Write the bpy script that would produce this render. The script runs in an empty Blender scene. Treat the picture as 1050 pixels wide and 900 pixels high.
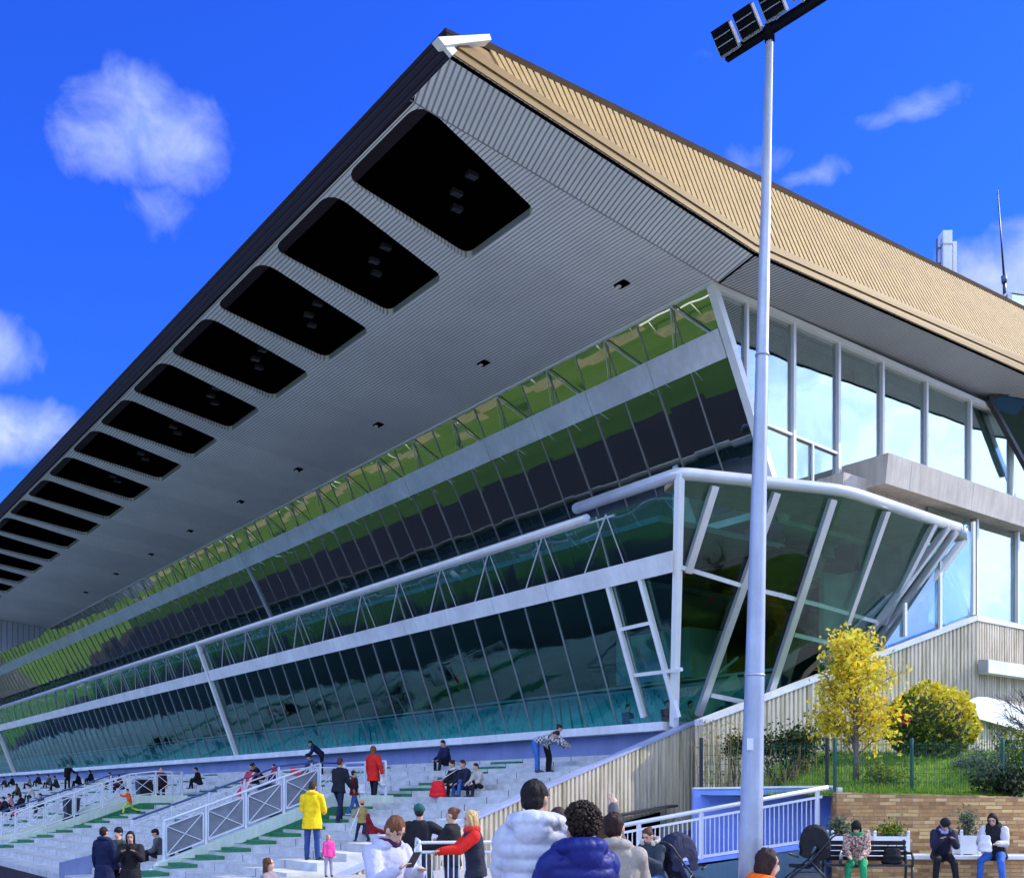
import bpy, bmesh, math, random
import numpy as np
from mathutils import Vector, Matrix, Euler, noise as mnoise
R = math.radians
random.seed(7)
rng = np.random.default_rng(11)
SC = bpy.context.scene
COL = SC.collection

# ------------------------------------------------------------------ survey of the place
F, CX, CY, CH = 1060.0, 525.0, 815.0, 1.70        # level camera with a rise; eye 1.7 m
_th = math.atan2(0.7594, 1.0)
AX = Vector((-math.sin(_th), math.cos(_th), 0))   # u: along the grandstand, away from us
BX = Vector((math.cos(_th), math.sin(_th), 0))    # v: from the track into the building
UP = Vector((0, 0, 1))
EYE = Vector((0, 0, CH))
def lerp(a, b, t): return a+(b-a)*t
def P(u, v, z): return AX*u + BX*v + UP*z
def uv(p): return p.dot(AX), p.dot(BX)
def ray(px, py): return Vector(((px-CX)/F, 1.0, (CY-py)/F))
def at_d(px, py, d): return EYE + ray(px, py)*d
def on_plane(px, py, p0, n):
    r = ray(px, py); return EYE + r*((p0-EYE).dot(n)/r.dot(n))
def at_u(px, py, u): return on_plane(px, py, AX*u, AX)
def at_v(px, py, v): return on_plane(px, py, BX*v, BX)
def at_z(px, py, z): return on_plane(px, py, UP*z, UP)

# ------------------------------------------------------------------ materials
def new_mat(name):
    m = bpy.data.materials.new(name); m.use_nodes = True
    nt = m.node_tree; nt.nodes.clear()
    out = nt.nodes.new('ShaderNodeOutputMaterial')
    return m, nt, out
def N(nt, typ, **kw):
    n = nt.nodes.new(typ)
    for k, v in kw.items():
        if k.startswith('_'): setattr(n, k[1:], v)
        else:
            key = int(k[1:]) if k[0] == 'i' and k[1:].isdigit() else k.replace('__', ' ')
            n.inputs[key].default_value = v
    return n
def ramp(nt, fac, stops):
    r = nt.nodes.new('ShaderNodeValToRGB')
    el = r.color_ramp.elements
    while len(el) < len(stops): el.new(0.5)
    for e, (p, c) in zip(el, stops):
        e.position = p; e.color = (c[0], c[1], c[2], 1)
    nt.links.new(fac, r.inputs['Fac'])
    return r.outputs['Color']
def math_n(nt, op, a, b=None, clamp=False):
    n = nt.nodes.new('ShaderNodeMath'); n.operation = op; n.use_clamp = clamp
    for i, x in enumerate((a, b)):
        if x is None: continue
        if isinstance(x, (int, float)): n.inputs[i].default_value = x
        else: nt.links.new(x, n.inputs[i])
    return n.outputs[0]
def mixc(nt, fac, a, b, mode='MIX'):
    n = nt.nodes.new('ShaderNodeMix'); n.data_type = 'RGBA'; n.blend_type = mode
    for key, x in ((0, fac), (6, a), (7, b)):
        if isinstance(x, (int, float)): n.inputs[key].default_value = x
        elif isinstance(x, tuple): n.inputs[key].default_value = (x[0], x[1], x[2], 1)
        else: nt.links.new(x, n.inputs[key])
    return n.outputs[2]
def principled(nt, out, color, rough=.6, metal=0., spec=.5, bump=None, bump_d=.02, bump_s=.5, extra=None):
    b = nt.nodes.new('ShaderNodeBsdfPrincipled')
    if isinstance(color, tuple): b.inputs['Base Color'].default_value = (*color[:3], 1)
    else: nt.links.new(color, b.inputs['Base Color'])
    if isinstance(rough, (int, float)): b.inputs['Roughness'].default_value = rough
    else: nt.links.new(rough, b.inputs['Roughness'])
    b.inputs['Metallic'].default_value = metal
    b.inputs['Specular IOR Level'].default_value = spec
    if bump is not None:
        bn = nt.nodes.new('ShaderNodeBump'); bn.inputs['Distance'].default_value = bump_d
        bn.inputs['Strength'].default_value = bump_s
        nt.links.new(bump, bn.inputs['Height']); nt.links.new(bn.outputs[0], b.inputs['Normal'])
    nt.links.new(b.outputs[0], out.inputs['Surface'])
    return b
def obj_co(nt):
    return nt.nodes.new('ShaderNodeTexCoord').outputs['Object']
def noise_n(nt, vec, scale, detail=4, rough=.6):
    n = nt.nodes.new('ShaderNodeTexNoise'); n.inputs['Scale'].default_value = scale
    n.inputs['Detail'].default_value = detail; n.inputs['Roughness'].default_value = rough
    nt.links.new(vec, n.inputs['Vector']); return n.outputs['Fac']
def dotc(nt, vec, c):
    n = nt.nodes.new('ShaderNodeVectorMath'); n.operation = 'DOT_PRODUCT'
    nt.links.new(vec, n.inputs[0]); n.inputs[1].default_value = c
    return n.outputs['Value']
def vmul(nt, vec, c):
    n = nt.nodes.new('ShaderNodeVectorMath'); n.operation = 'MULTIPLY'
    nt.links.new(vec, n.inputs[0]); n.inputs[1].default_value = c
    return n.outputs[0]

def m_plain(name, c, rough=.55, metal=0., var=.18, scale=3., bump=.0, spec=.5, fine=40.):
    """a surface whose tone wanders a little, with a fine grain"""
    m, nt, out = new_mat(name); co = obj_co(nt)
    f = noise_n(nt, co, scale, 5)
    lo = tuple(max(0, x*(1-var)) for x in c); hi = tuple(min(1, x*(1+var)) for x in c)
    col = ramp(nt, f, [(.3, lo), (.7, hi)])
    h = noise_n(nt, co, fine, 3) if bump else None
    principled(nt, out, col, rough, metal, spec, h, bump, .6)
    return m
def m_streaked(name, c, stain, rough=.7, amount=.5, scale=1.2, bump=.004):
    """concrete or paint with rain streaks running down"""
    m, nt, out = new_mat(name); co = obj_co(nt)
    st = noise_n(nt, vmul(nt, co, (3., 3., .25)), scale*2.2, 5, .65)
    bl = noise_n(nt, co, scale, 5, .6)
    f = math_n(nt, 'MULTIPLY', ramp(nt, st, [(.42, (0, 0, 0)), (.7, (1, 1, 1))]), amount)
    c1 = ramp(nt, bl, [(.3, tuple(x*.82 for x in c)), (.7, tuple(min(1, x*1.12) for x in c))])
    col = mixc(nt, f, c1, stain)
    principled(nt, out, col, rough, 0, .4, noise_n(nt, co, 60, 3), bump, .6)
    return m
def m_slats(name, axis, period, c, gapc, gap=.3, rough=.5, metal=.0, panel=None):
    """sheet of narrow slats with dark joints; axis = world direction across the slats"""
    m, nt, out = new_mat(name); co = obj_co(nt)
    s = math_n(nt, 'DIVIDE', dotc(nt, co, axis), period)
    fr = math_n(nt, 'FRACT', s)
    tri = math_n(nt, 'ABSOLUTE', math_n(nt, 'SUBTRACT', fr, .5))       # 0 centre, .5 joint
    g = ramp(nt, tri, [(max(0., .5-gap*.5-.06), (0, 0, 0)), (min(1, .5-gap*.5+.06), (1, 1, 1))])
    wob = noise_n(nt, vmul(nt, co, (.5, .5, .5)), .7, 4)
    c1 = ramp(nt, wob, [(.3, tuple(x*.86 for x in c)), (.7, tuple(min(1, x*1.08) for x in c))])
    if panel:
        cell = nt.nodes.new('ShaderNodeTexWhiteNoise'); cell.noise_dimensions = '1D'
        nt.links.new(math_n(nt, 'FLOOR', math_n(nt, 'DIVIDE', dotc(nt, co, panel[0]), panel[1])), cell.inputs['W'])
        k = ramp(nt, cell.outputs['Value'], [(0, (.86, .86, .88)), (1, (1.0, 1.0, 1.0))])
        c1 = mixc(nt, 1.0, c1, k, 'MULTIPLY')
    col = mixc(nt, g, c1, gapc)
    h = math_n(nt, 'SUBTRACT', 1.0, g)
    principled(nt, out, col, rough, metal, .4, h, .03, .6)
    return m
def schlick(nt, r0):
    g = nt.nodes.new('ShaderNodeNewGeometry'); d = nt.nodes.new('ShaderNodeVectorMath'); d.operation = 'DOT_PRODUCT'
    nt.links.new(g.outputs['True Normal'], d.inputs[0]); nt.links.new(g.outputs['Incoming'], d.inputs[1])
    c = math_n(nt, 'SUBTRACT', 1.0, math_n(nt, 'ABSOLUTE', d.outputs['Value']), True)
    return math_n(nt, 'ADD', math_n(nt, 'MULTIPLY', math_n(nt, 'POWER', c, 5.0), 1.0-r0), r0, True)
def m_glass(name, tint, refl=.3, rough=.0, wob=.0, refl_col=(1, 1, 1)):
    """tinted pane: see-through, mirroring more at grazing angles"""
    m, nt, out = new_mat(name); co = obj_co(nt)
    tr = nt.nodes.new('ShaderNodeBsdfTransparent'); tr.inputs['Color'].default_value = (*tint, 1)
    gl = nt.nodes.new('ShaderNodeBsdfGlossy'); gl.inputs['Roughness'].default_value = rough
    gl.inputs['Color'].default_value = (*refl_col, 1)
    if wob:
        bn = nt.nodes.new('ShaderNodeBump'); bn.inputs['Distance'].default_value = wob; bn.inputs['Strength'].default_value = 1
        nt.links.new(noise_n(nt, co, 1.1, 0), bn.inputs['Height']); nt.links.new(bn.outputs[0], gl.inputs['Normal'])
    f = schlick(nt, refl)
    mx = nt.nodes.new('ShaderNodeMixShader')
    nt.links.new(f, mx.inputs[0]); nt.links.new(tr.outputs[0], mx.inputs[1]); nt.links.new(gl.outputs[0], mx.inputs[2])
    nt.links.new(mx.outputs[0], out.inputs['Surface'])
    return m

def m_mirror(name, base, refl, rough, wob, refl_col):
    m, nt, out = new_mat(name); co = obj_co(nt)
    tr = nt.nodes.new('ShaderNodeBsdfDiffuse'); tr.inputs['Color'].default_value = (*base, 1)
    gl = nt.nodes.new('ShaderNodeBsdfGlossy'); gl.inputs['Roughness'].default_value = rough
    gl.inputs['Color'].default_value = (*refl_col, 1)
    bn = nt.nodes.new('ShaderNodeBump'); bn.inputs['Distance'].default_value = wob; bn.inputs['Strength'].default_value = 1
    nt.links.new(noise_n(nt, co, 1.1, 0), bn.inputs['Height']); nt.links.new(bn.outputs[0], gl.inputs['Normal'])
    f = schlick(nt, refl)
    mx = nt.nodes.new('ShaderNodeMixShader')
    nt.links.new(f, mx.inputs[0]); nt.links.new(tr.outputs[0], mx.inputs[1]); nt.links.new(gl.outputs[0], mx.inputs[2])
    nt.links.new(mx.outputs[0], out.inputs['Surface'])
    return m
M = {}
# ------------------------------------------------------------------ mesh builder
class MB:
    def __init__(s): s.v = []; s.f = []; s.sm = []
    def add(s, vs, fs, smooth=False):
        o = len(s.v); s.v += [tuple(x) for x in vs]
        s.f += [tuple(i+o for i in f) for f in fs]; s.sm += [smooth]*len(fs); return s
    def box(s, c, ax, ay, az, hx, hy, hz):
        c = Vector(c); vs = []
        for k in (-1, 1):
            for j in (-1, 1):
                for i in (-1, 1): vs.append(c+ax*(i*hx)+ay*(j*hy)+az*(k*hz))
        return s.add(vs, [(0, 2, 3, 1), (4, 5, 7, 6), (0, 1, 5, 4), (2, 6, 7, 3), (0, 4, 6, 2), (1, 3, 7, 5)])
    def aabox(s, x0, x1, y0, y1, z0, z1):
        return s.box(((x0+x1)/2, (y0+y1)/2, (z0+z1)/2), Vector((1, 0, 0)), Vector((0, 1, 0)), UP, abs(x1-x0)/2, abs(y1-y0)/2, abs(z1-z0)/2)
    def ubox(s, u0, u1, v0, v1, z0, z1):
        return s.box(P((u0+u1)/2, (v0+v1)/2, (z0+z1)/2), AX, BX, UP, abs(u1-u0)/2, abs(v1-v0)/2, abs(z1-z0)/2)
    def bar(s, p, q, w, h, side=None):
        p, q = Vector(p), Vector(q); d = (q-p)
        L = d.length; d = d/L
        sd = Vector(side) if side is not None else UP
        x = d.cross(sd)
        if x.length < 1e-4: x = d.cross(Vector((1, 0, 0)))
        x.normalize(); y = x.cross(d).normalized()
        return s.box((p+q)/2, x, d, y, w/2, L/2, h/2)
    def tube(s, pts, r, n=10, cap=True, smooth=True):
        pts = [Vector(p) for p in pts]; rs = r if isinstance(r, (list, tuple)) else [r]*len(pts)
        o = len(s.v); prev = None
        for i, p in enumerate(pts):
            d = (pts[min(i+1, len(pts)-1)]-pts[max(i-1, 0)]).normalized()
            if prev is None:
                x = d.cross(UP)
                if x.length < 1e-3: x = d.cross(Vector((1, 0, 0)))
            else: x = prev - d*prev.dot(d)
            x.normalize(); prev = x; y = d.cross(x)
            for k in range(n):
                a = 2*math.pi*k/n
                s.v.append(tuple(p + x*(math.cos(a)*rs[i]) + y*(math.sin(a)*rs[i])))
        for i in range(len(pts)-1):
            for k in range(n):
                a = o+i*n+k; b = o+i*n+(k+1) % n
                s.f.append((a, b, b+n, a+n)); s.sm.append(smooth)
        if cap:
            s.f.append(tuple(o+k for k in reversed(range(n)))); s.sm.append(False)
            e = o+(len(pts)-1)*n
            s.f.append(tuple(e+k for k in range(n))); s.sm.append(False)
        return s
    def prism(s, poly, ext):
        poly = [Vector(p) for p in poly]; n = len(poly); ext = Vector(ext)
        vs = poly + [p+ext for p in poly]
        fs = [tuple(reversed(range(n))), tuple(range(n, 2*n))]
        for i in range(n):
            j = (i+1) % n; fs.append((i, j, n+j, n+i))
        return s.add(vs, fs)
    def quad(s, a, b, c, d): return s.add([a, b, c, d], [(0, 1, 2, 3)])
    def ball(s, c, rx, ry=None, rz=None, seg=12, rings=8, rot=None):
        ry = ry or rx; rz = rz or rx; c = Vector(c); vs = []
        for i in range(rings+1):
            th = math.pi*i/rings
            for k in range(seg):
                a = 2*math.pi*k/seg
                q = Vector((rx*math.sin(th)*math.cos(a), ry*math.sin(th)*math.sin(a), rz*math.cos(th)))
                if rot is not None: q = rot @ q
                vs.append(c+q)
        fs = []
        for i in range(rings):
            for k in range(seg):
                a = i*seg+k; b = i*seg+(k+1) % seg
                fs.append((a, a+seg, b+seg, b))
        return s.add(vs, fs, True)
    def build(s, name, mat, parent=None, fix=True, weld=False):
        me = bpy.data.meshes.new(name)
        me.from_pydata(s.v, [], s.f)
        if s.f: me.polygons.foreach_set('use_smooth', s.sm)
        if fix or weld:
            bm = bmesh.new(); bm.from_mesh(me)
            if weld: bmesh.ops.remove_doubles(bm, verts=bm.verts, dist=1e-4)
            bmesh.ops.recalc_face_normals(bm, faces=bm.faces); bm.to_mesh(me); bm.free()
        me.update()
        o = bpy.data.objects.new(name, me); COL.objects.link(o)
        if mat is not None: me.materials.append(mat)
        if parent is not None: attach(o, parent)
        return o
def wm(o):
    m = Matrix.LocRotScale(o.location, o.rotation_euler, o.scale)
    return wm(o.parent) @ o.matrix_parent_inverse @ m if o.parent else m
def attach(o, parent, local=False):
    o.parent = parent
    if not local: o.matrix_parent_inverse = wm(parent).inverted()
def tag(o, label=None, cat=None, group=None, kind=None):
    if label: o['label'] = label
    if cat: o['category'] = cat
    if group: o['group'] = group
    if kind: o['kind'] = kind
    return o
def thing(name, label, cat, loc=(0, 0, 0), rz=0., group=None):
    o = bpy.data.objects.new(name, None); COL.objects.link(o); o.empty_display_size = .2
    o.location = loc; o.rotation_euler = (0, 0, rz)
    return tag(o, label, cat, group)
def copy_tree(o, parent=None):
    c = o.copy(); COL.objects.link(c)
    if parent is not None: c.parent = parent
    for ch in list(o.children): copy_tree(ch, c)
    return c

# stepped terrace levels
TV0, TZ0, TT, TR = 7.2, -.62, .70, .175
NT = 20
def ter_z(v): return TZ0 + TR*(math.floor((v-TV0)/TT+1e-6)+1) if v >= TV0 else TZ0
# ------------------------------------------------------------------ camera
cam = bpy.data.cameras.new('camera'); camo = bpy.data.objects.new('camera', cam); COL.objects.link(camo)
camo.location = EYE; camo.rotation_euler = (R(90), 0, 0)
cam.sensor_width = 36; cam.sensor_fit = 'HORIZONTAL'; cam.lens = 36*F/1050
cam.shift_y = (CY-450)/1050.0
cam.clip_start = .1; cam.clip_end = 6000
SC.camera = camo
# ------------------------------------------------------------------ light and sky
SUN_AZ = Vector((0.974, 0.225, 0)).normalized(); SUN_EL = R(36)
sd = SUN_AZ*math.cos(SUN_EL) + UP*math.sin(SUN_EL)
sl = bpy.data.lights.new('sun', 'SUN'); so = bpy.data.objects.new('sun', sl); COL.objects.link(so)
sl.energy = 2.3; sl.angle = R(.53); sl.color = (1, .93, .80)
so.rotation_euler = (-sd).to_track_quat('-Z', 'Y').to_euler(); so.location = (30, -20, 60)
W = bpy.data.worlds.new('World'); SC.world = W; W.use_nodes = True
W.cycles.sampling_method = 'MANUAL'; W.cycles.sample_map_resolution = 512
nt = W.node_tree; nt.nodes.clear()
wo = nt.nodes.new('ShaderNodeOutputWorld'); bg = nt.nodes.new('ShaderNodeBackground')
sky = nt.nodes.new('ShaderNodeTexSky'); sky.sky_type = 'NISHITA'; sky.sun_disc = False
sky.sun_elevation = SUN_EL; sky.sun_rotation = math.atan2(SUN_AZ.x, SUN_AZ.y)
sky.air_density = 1.0; sky.dust_density = .2; sky.ozone_density = 3.0
co = nt.nodes.new('ShaderNodeTexCoord').outputs['Generated']
blue = mixc(nt, 1.0, sky.outputs[0], (0.070, 0.215, 0.80), 'MULTIPLY')
# clouds: puffs in given directions of the sky, broken up by fractal noise
warp = nt.nodes.new('ShaderNodeTexNoise'); warp.inputs['Scale'].default_value = 7; warp.inputs['Detail'].default_value = 4
warp.inputs['Roughness'].default_value = .62
nt.links.new(co, warp.inputs['Vector'])
ws = nt.nodes.new('ShaderNodeVectorMath'); ws.operation = 'SUBTRACT'; nt.links.new(warp.outputs['Color'], ws.inputs[0]); ws.inputs[1].default_value = (.5, .5, .5)
def cloud(d, w, h, dens, warp_amt=.16):
    d = d.normalized(); r = d.cross(UP).normalized(); u = r.cross(d)
    sc = nt.nodes.new('ShaderNodeVectorMath'); sc.operation = 'SCALE'; nt.links.new(ws.outputs[0], sc.inputs[0]); sc.inputs['Scale'].default_value = warp_amt
    ad = nt.nodes.new('ShaderNodeVectorMath'); ad.operation = 'ADD'; nt.links.new(co, ad.inputs[0]); nt.links.new(sc.outputs[0], ad.inputs[1])
    x = math_n(nt, 'DIVIDE', dotc(nt, ad.outputs[0], r), w); y = math_n(nt, 'DIVIDE', dotc(nt, ad.outputs[0], u), h)
    rr = math_n(nt, 'SQRT', math_n(nt, 'ADD', math_n(nt, 'MULTIPLY', x, x), math_n(nt, 'MULTIPLY', y, y)))
    m = math_n(nt, 'SUBTRACT', 1.15, rr, True)
    front = math_n(nt, 'GREATER_THAN', dotc(nt, co, d), .3)
    m = math_n(nt, 'MULTIPLY', m, front)
    return math_n(nt, 'MULTIPLY', m, dens)
def sky_dir(px, py): return ray(px, py)
cl = [cloud(sky_dir(150, 140), .078, .050, 1.6, .06), cloud(sky_dir(138, 100), .046, .036, 1.45, .06), cloud(sky_dir(90, 134), .038, .024, 1.2, .05), cloud(sky_dir(190, 162), .044, .042, 1.45, .06), cloud(sky_dir(160, 218), .052, .036, .86, .08),
      cloud(sky_dir(5, 434), .100, .036, 1.7, .07), cloud(sky_dir(2, 352), .046, .040, 1.4, .07),
      cloud(sky_dir(945, 96), .046, .020, 1.05, .06), cloud(sky_dir(905, 112), .04, .014, .85, .06), cloud(sky_dir(840, 172), .05, .018, .82, .08), cloud(sky_dir(765, 160), .05, .022, .75, .08), cloud(sky_dir(725, 75), .05, .03, .66, .08),
      cloud(sky_dir(1048, 283), .075, .052, 2.2, .06)]
big = [cloud(Vector((1, .12, .26)), .48, .30, 1.2, .3), cloud(Vector((.6, -1, .45)), .8, .30, 1.5, .3),  # first is mirrored in side glass; the others unseen, added to fill shade
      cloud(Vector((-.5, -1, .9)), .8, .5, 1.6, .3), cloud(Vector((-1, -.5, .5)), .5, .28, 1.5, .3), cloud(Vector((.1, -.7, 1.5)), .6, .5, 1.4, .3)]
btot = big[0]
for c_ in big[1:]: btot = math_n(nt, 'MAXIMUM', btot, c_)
tot = cl[0]
for c_ in cl[1:]: tot = math_n(nt, 'MAXIMUM', tot, c_)
fine = nt.nodes.new('ShaderNodeTexNoise'); fine.inputs['Scale'].default_value = 19; fine.inputs['Detail'].default_value = 6; fine.inputs['Distortion'].default_value = .4; fine.inputs['Roughness'].default_value = .6
nt.links.new(co, fine.inputs['Vector'])
fcon = math_n(nt, 'MULTIPLY', math_n(nt, 'SUBTRACT', fine.outputs[0], .5), 2.0)
mask = math_n(nt, 'MULTIPLY', math_n(nt, 'ADD', math_n(nt, 'SUBTRACT', tot, .52), math_n(nt, 'MULTIPLY', fcon, .75)), .85, True)
mask = math_n(nt, 'MULTIPLY', math_n(nt, 'POWER', mask, 1.1), .84)
ccol = ramp(nt, fine.outputs[0], [(.35, (1.2, 1.6, 2.6)), (.68, (2.0, 2.25, 2.9))])
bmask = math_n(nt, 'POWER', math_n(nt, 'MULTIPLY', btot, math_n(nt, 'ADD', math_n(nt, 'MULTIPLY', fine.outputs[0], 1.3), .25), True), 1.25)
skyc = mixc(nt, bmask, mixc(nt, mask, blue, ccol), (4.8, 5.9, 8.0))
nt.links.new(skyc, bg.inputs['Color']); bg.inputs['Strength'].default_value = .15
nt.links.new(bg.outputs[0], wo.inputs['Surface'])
SC.view_settings.view_transform = 'Standard'; SC.view_settings.look = 'None'
SC.view_settings.exposure = 1.4; SC.view_settings.gamma = 1; SC.view_settings.use_curve_mapping = False
SC.render.engine = 'CYCLES'
SC.cycles.max_bounces = 6; SC.cycles.diffuse_bounces = 3; SC.cycles.glossy_bounces = 3; SC.cycles.transparent_max_bounces = 10
SC.cycles.use_adaptive_sampling = True; SC.cycles.adaptive_threshold = .03; SC.cycles.adaptive_min_samples = 16
SC.cycles.caustics_reflective = False; SC.cycles.caustics_refractive = False

# ------------------------------------------------------------------ ground
def m_turf():
    m, nt, out = new_mat('turf'); co = obj_co(nt)
    cu = nt.nodes.new('ShaderNodeCombineXYZ'); nt.links.new(math_n(nt, 'MULTIPLY', dotc(nt, co, tuple(AX)), .035), cu.inputs[0]); nt.links.new(math_n(nt, 'MULTIPLY', dotc(nt, co, tuple(BX)), .42), cu.inputs[1])
    a = noise_n(nt, cu.outputs[0], 1.0, 6, .68); b = noise_n(nt, co, 9., 4, .7)
    c = mixc(nt, .5, ramp(nt, a, [(.3, (.03, .07, .008)), (.42, (.07, .14, .012)), (.55, (.10, .17, .015)), (.72, (.16, .17, .045))]),
             ramp(nt, b, [(.3, (.02, .06, .008)), (.7, (.085, .17, .03))]))
    principled(nt, out, c, .9, 0, .2, b, .05, .8); return m
M['turf'] = m_turf()
tag(MB().ubox(-60, 220, -17.4, -15.6, -.80, -.675).build('turf_path', m_plain('path_dirt', (.20, .19, .07), .9, 0, .25, .8)), kind='structure')
tag(MB().ubox(-60, 220, -9.2, -8.3, -.80, -.678).build('turf_track', m_plain('track_worn', (.16, .17, .06), .9, 0, .3, .6)), kind='structure')
def m_asphalt(name, c):
    m, nt, out = new_mat(name); co = obj_co(nt)
    a = noise_n(nt, co, .5, 6, .65); b = noise_n(nt, co, 90., 3, .7)
    col = mixc(nt, .45, ramp(nt, a, [(.3, tuple(x*.7 for x in c)), (.7, tuple(x*1.25 for x in c))]),
               ramp(nt, b, [(.3, tuple(x*.6 for x in c)), (.7, tuple(x*1.4 for x in c))]))
    principled(nt, out, col, .85, 0, .3, b, .006, .8); return m
M['asphalt'] = m_asphalt('asphalt', (.36, .35, .335)); M['red_asphalt'] = m_asphalt('red_asphalt', (.022, .017, .017))
M['sand'] = m_asphalt('sand', (.30, .23, .13))
gmb = MB().quad((-2500, -2500, -.70), (2500, -2500, -.70), (2500, 2500, -.70), (-2500, 2500, -.70))
tag(gmb.build('ground', M['turf']), kind='structure')
tag(MB().ubox(20.0, 170, -3.2, 24, -.80, -.62).build('track_apron', M['red_asphalt']), kind='structure')
tag(MB().ubox(-70, 19.98, -6, 80, -.80, 0).build('plaza', M['asphalt']), kind='structure')
tag(MB().ubox(-60, 220, -36, -25, -.80, -.66).build('sand_track', M['sand']), kind='structure')
# ------------------------------------------------------------------ people
_cl = {}
def cloth(c, rough=.8, kind='cloth'):
    key = (tuple(round(x, 3) for x in c), kind)
    if key in _cl: return _cl[key]
    m, nt, out = new_mat(kind); co = obj_co(nt)
    a = noise_n(nt, co, 5, 4, .6); f = noise_n(nt, vmul(nt, co, (1, 1, .6)), 9, 3, .6)
    if kind == 'checked':
        w = nt.nodes.new('ShaderNodeTexChecker'); w.inputs['Scale'].default_value = 18; nt.links.new(co, w.inputs['Vector'])
        w.inputs['Color1'].default_value = (*c, 1); w.inputs['Color2'].default_value = (.6, .6, .62, 1); col = w.outputs['Color']
    elif kind == 'flowered':
        col = ramp(nt, noise_n(nt, co, 26, 3, .7), [(.40, c), (.5, (.32, .16, .13)), (.6, (.55, .47, .38))])
    else:
        col = ramp(nt, a, [(.3, tuple(x*.78 for x in c)), (.7, tuple(min(1, x*1.15) for x in c))])
    principled(nt, out, col, rough, 0, .2, f, .03, .7)
    _cl[key] = m; return m
def skin(tone):
    key = ('skin', tone)
    if key not in _cl: _cl[key] = m_plain('skin', {'light': (.52, .31, .22), 'mid': (.36, .20, .13), 'dark': (.10, .05, .03)}[tone], .5, 0, .08, 6, .002, .4, 60)
    return _cl[key]
def hairm(c):
    key = ('hair', c)
    if key not in _cl:
        m, nt, out = new_mat('hair'); co = obj_co(nt)
        h = noise_n(nt, vmul(nt, co, (9, 9, 1.5)), 14, 4, .7)
        principled(nt, out, ramp(nt, h, [(.3, tuple(x*.45 for x in c)), (.7, tuple(min(1, x*1.25) for x in c))]), .55, 0, .15, h, .012, .7)
        _cl[key] = m
    return _cl[key]
M['eye'] = m_plain('eye_dark', (.015, .012, .012), .2, 0, .1); M['lip'] = m_plain('lip', (.30, .10, .09), .5, 0, .1)
M['shoe'] = m_plain('shoe_dark', (.03, .03, .032), .5, 0, .2); M['shoe_white'] = m_plain('shoe_white', (.55, .55, .55), .5, 0, .1)

class Fig(MB):
    def loft(s, rings, n=14):
        """rings: (centre, xaxis, yaxis, rx, ry) closed with caps"""
        o = len(s.v)
        for c, xa, ya, rx, ry in rings:
            for k in range(n):
                a = 2*math.pi*k/n; s.v.append(tuple(Vector(c)+xa*(math.cos(a)*rx)+ya*(math.sin(a)*ry)))
        for i in range(len(rings)-1):
            for k in range(n):
                a = o+i*n+k; b = o+i*n+(k+1) % n; s.f.append((a, b, b+n, a+n)); s.sm.append(True)
        s.f.append(tuple(o+k for k in reversed(range(n)))); s.sm.append(True)
        e = o+(len(rings)-1)*n; s.f.append(tuple(e+k for k in range(n))); s.sm.append(True)
        return s
    def limb(s, pts, rs, n=10):
        s.tube(pts, rs, n)
        for p, r in zip(pts, rs): s.ball(p, r*.99, None, None, n, 6)
        return s
    def skinned(s, name, mat, parent, voxel, smooth=3, disp=0.):
        me = bpy.data.meshes.new(name); me.from_pydata(s.v, [], s.f); me.update()
        bm = bmesh.new(); bm.from_mesh(me); bmesh.ops.recalc_face_normals(bm, faces=bm.faces); bm.to_mesh(me); bm.free()
        o = bpy.data.objects.new('tmp', me); COL.objects.link(o)
        md = o.modifiers.new('r', 'REMESH'); md.mode = 'VOXEL'; md.voxel_size = voxel; md.use_smooth_shade = True
        if smooth:
            sm = o.modifiers.new('s', 'SMOOTH'); sm.iterations = smooth; sm.factor = .5
        dg = bpy.context.evaluated_depsgraph_get()
        m2 = bpy.data.meshes.new_from_object(o.evaluated_get(dg)); m2.name = name
        bpy.data.objects.remove(o); bpy.data.meshes.remove(me)
        if disp:
            nv = len(m2.vertices); co = np.empty(nv*3, np.float32); m2.vertices.foreach_get('co', co); nr = np.empty(nv*3, np.float32); m2.vertices.foreach_get('normal', nr)
            co = co.reshape(-1, 3); nr = nr.reshape(-1, 3)
            d = np.array([mnoise.noise(Vector((c[0]*7+c[2]*3, c[1]*7, c[2]*9)))+.6*abs(mnoise.noise(Vector((c[0]*15+c[2]*8, c[1]*15, c[2]*19)))) for c in co.tolist()])
            m2.vertices.foreach_set('co', (co+nr*(d*disp)[:, None]).ravel().astype(np.float32)); m2.update()
        m2.materials.clear(); m2.materials.append(mat)
        for p in m2.polygons: p.use_smooth = True
        ob = bpy.data.objects.new(name, m2); COL.objects.link(ob); attach(ob, parent, True)
        return ob

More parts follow.
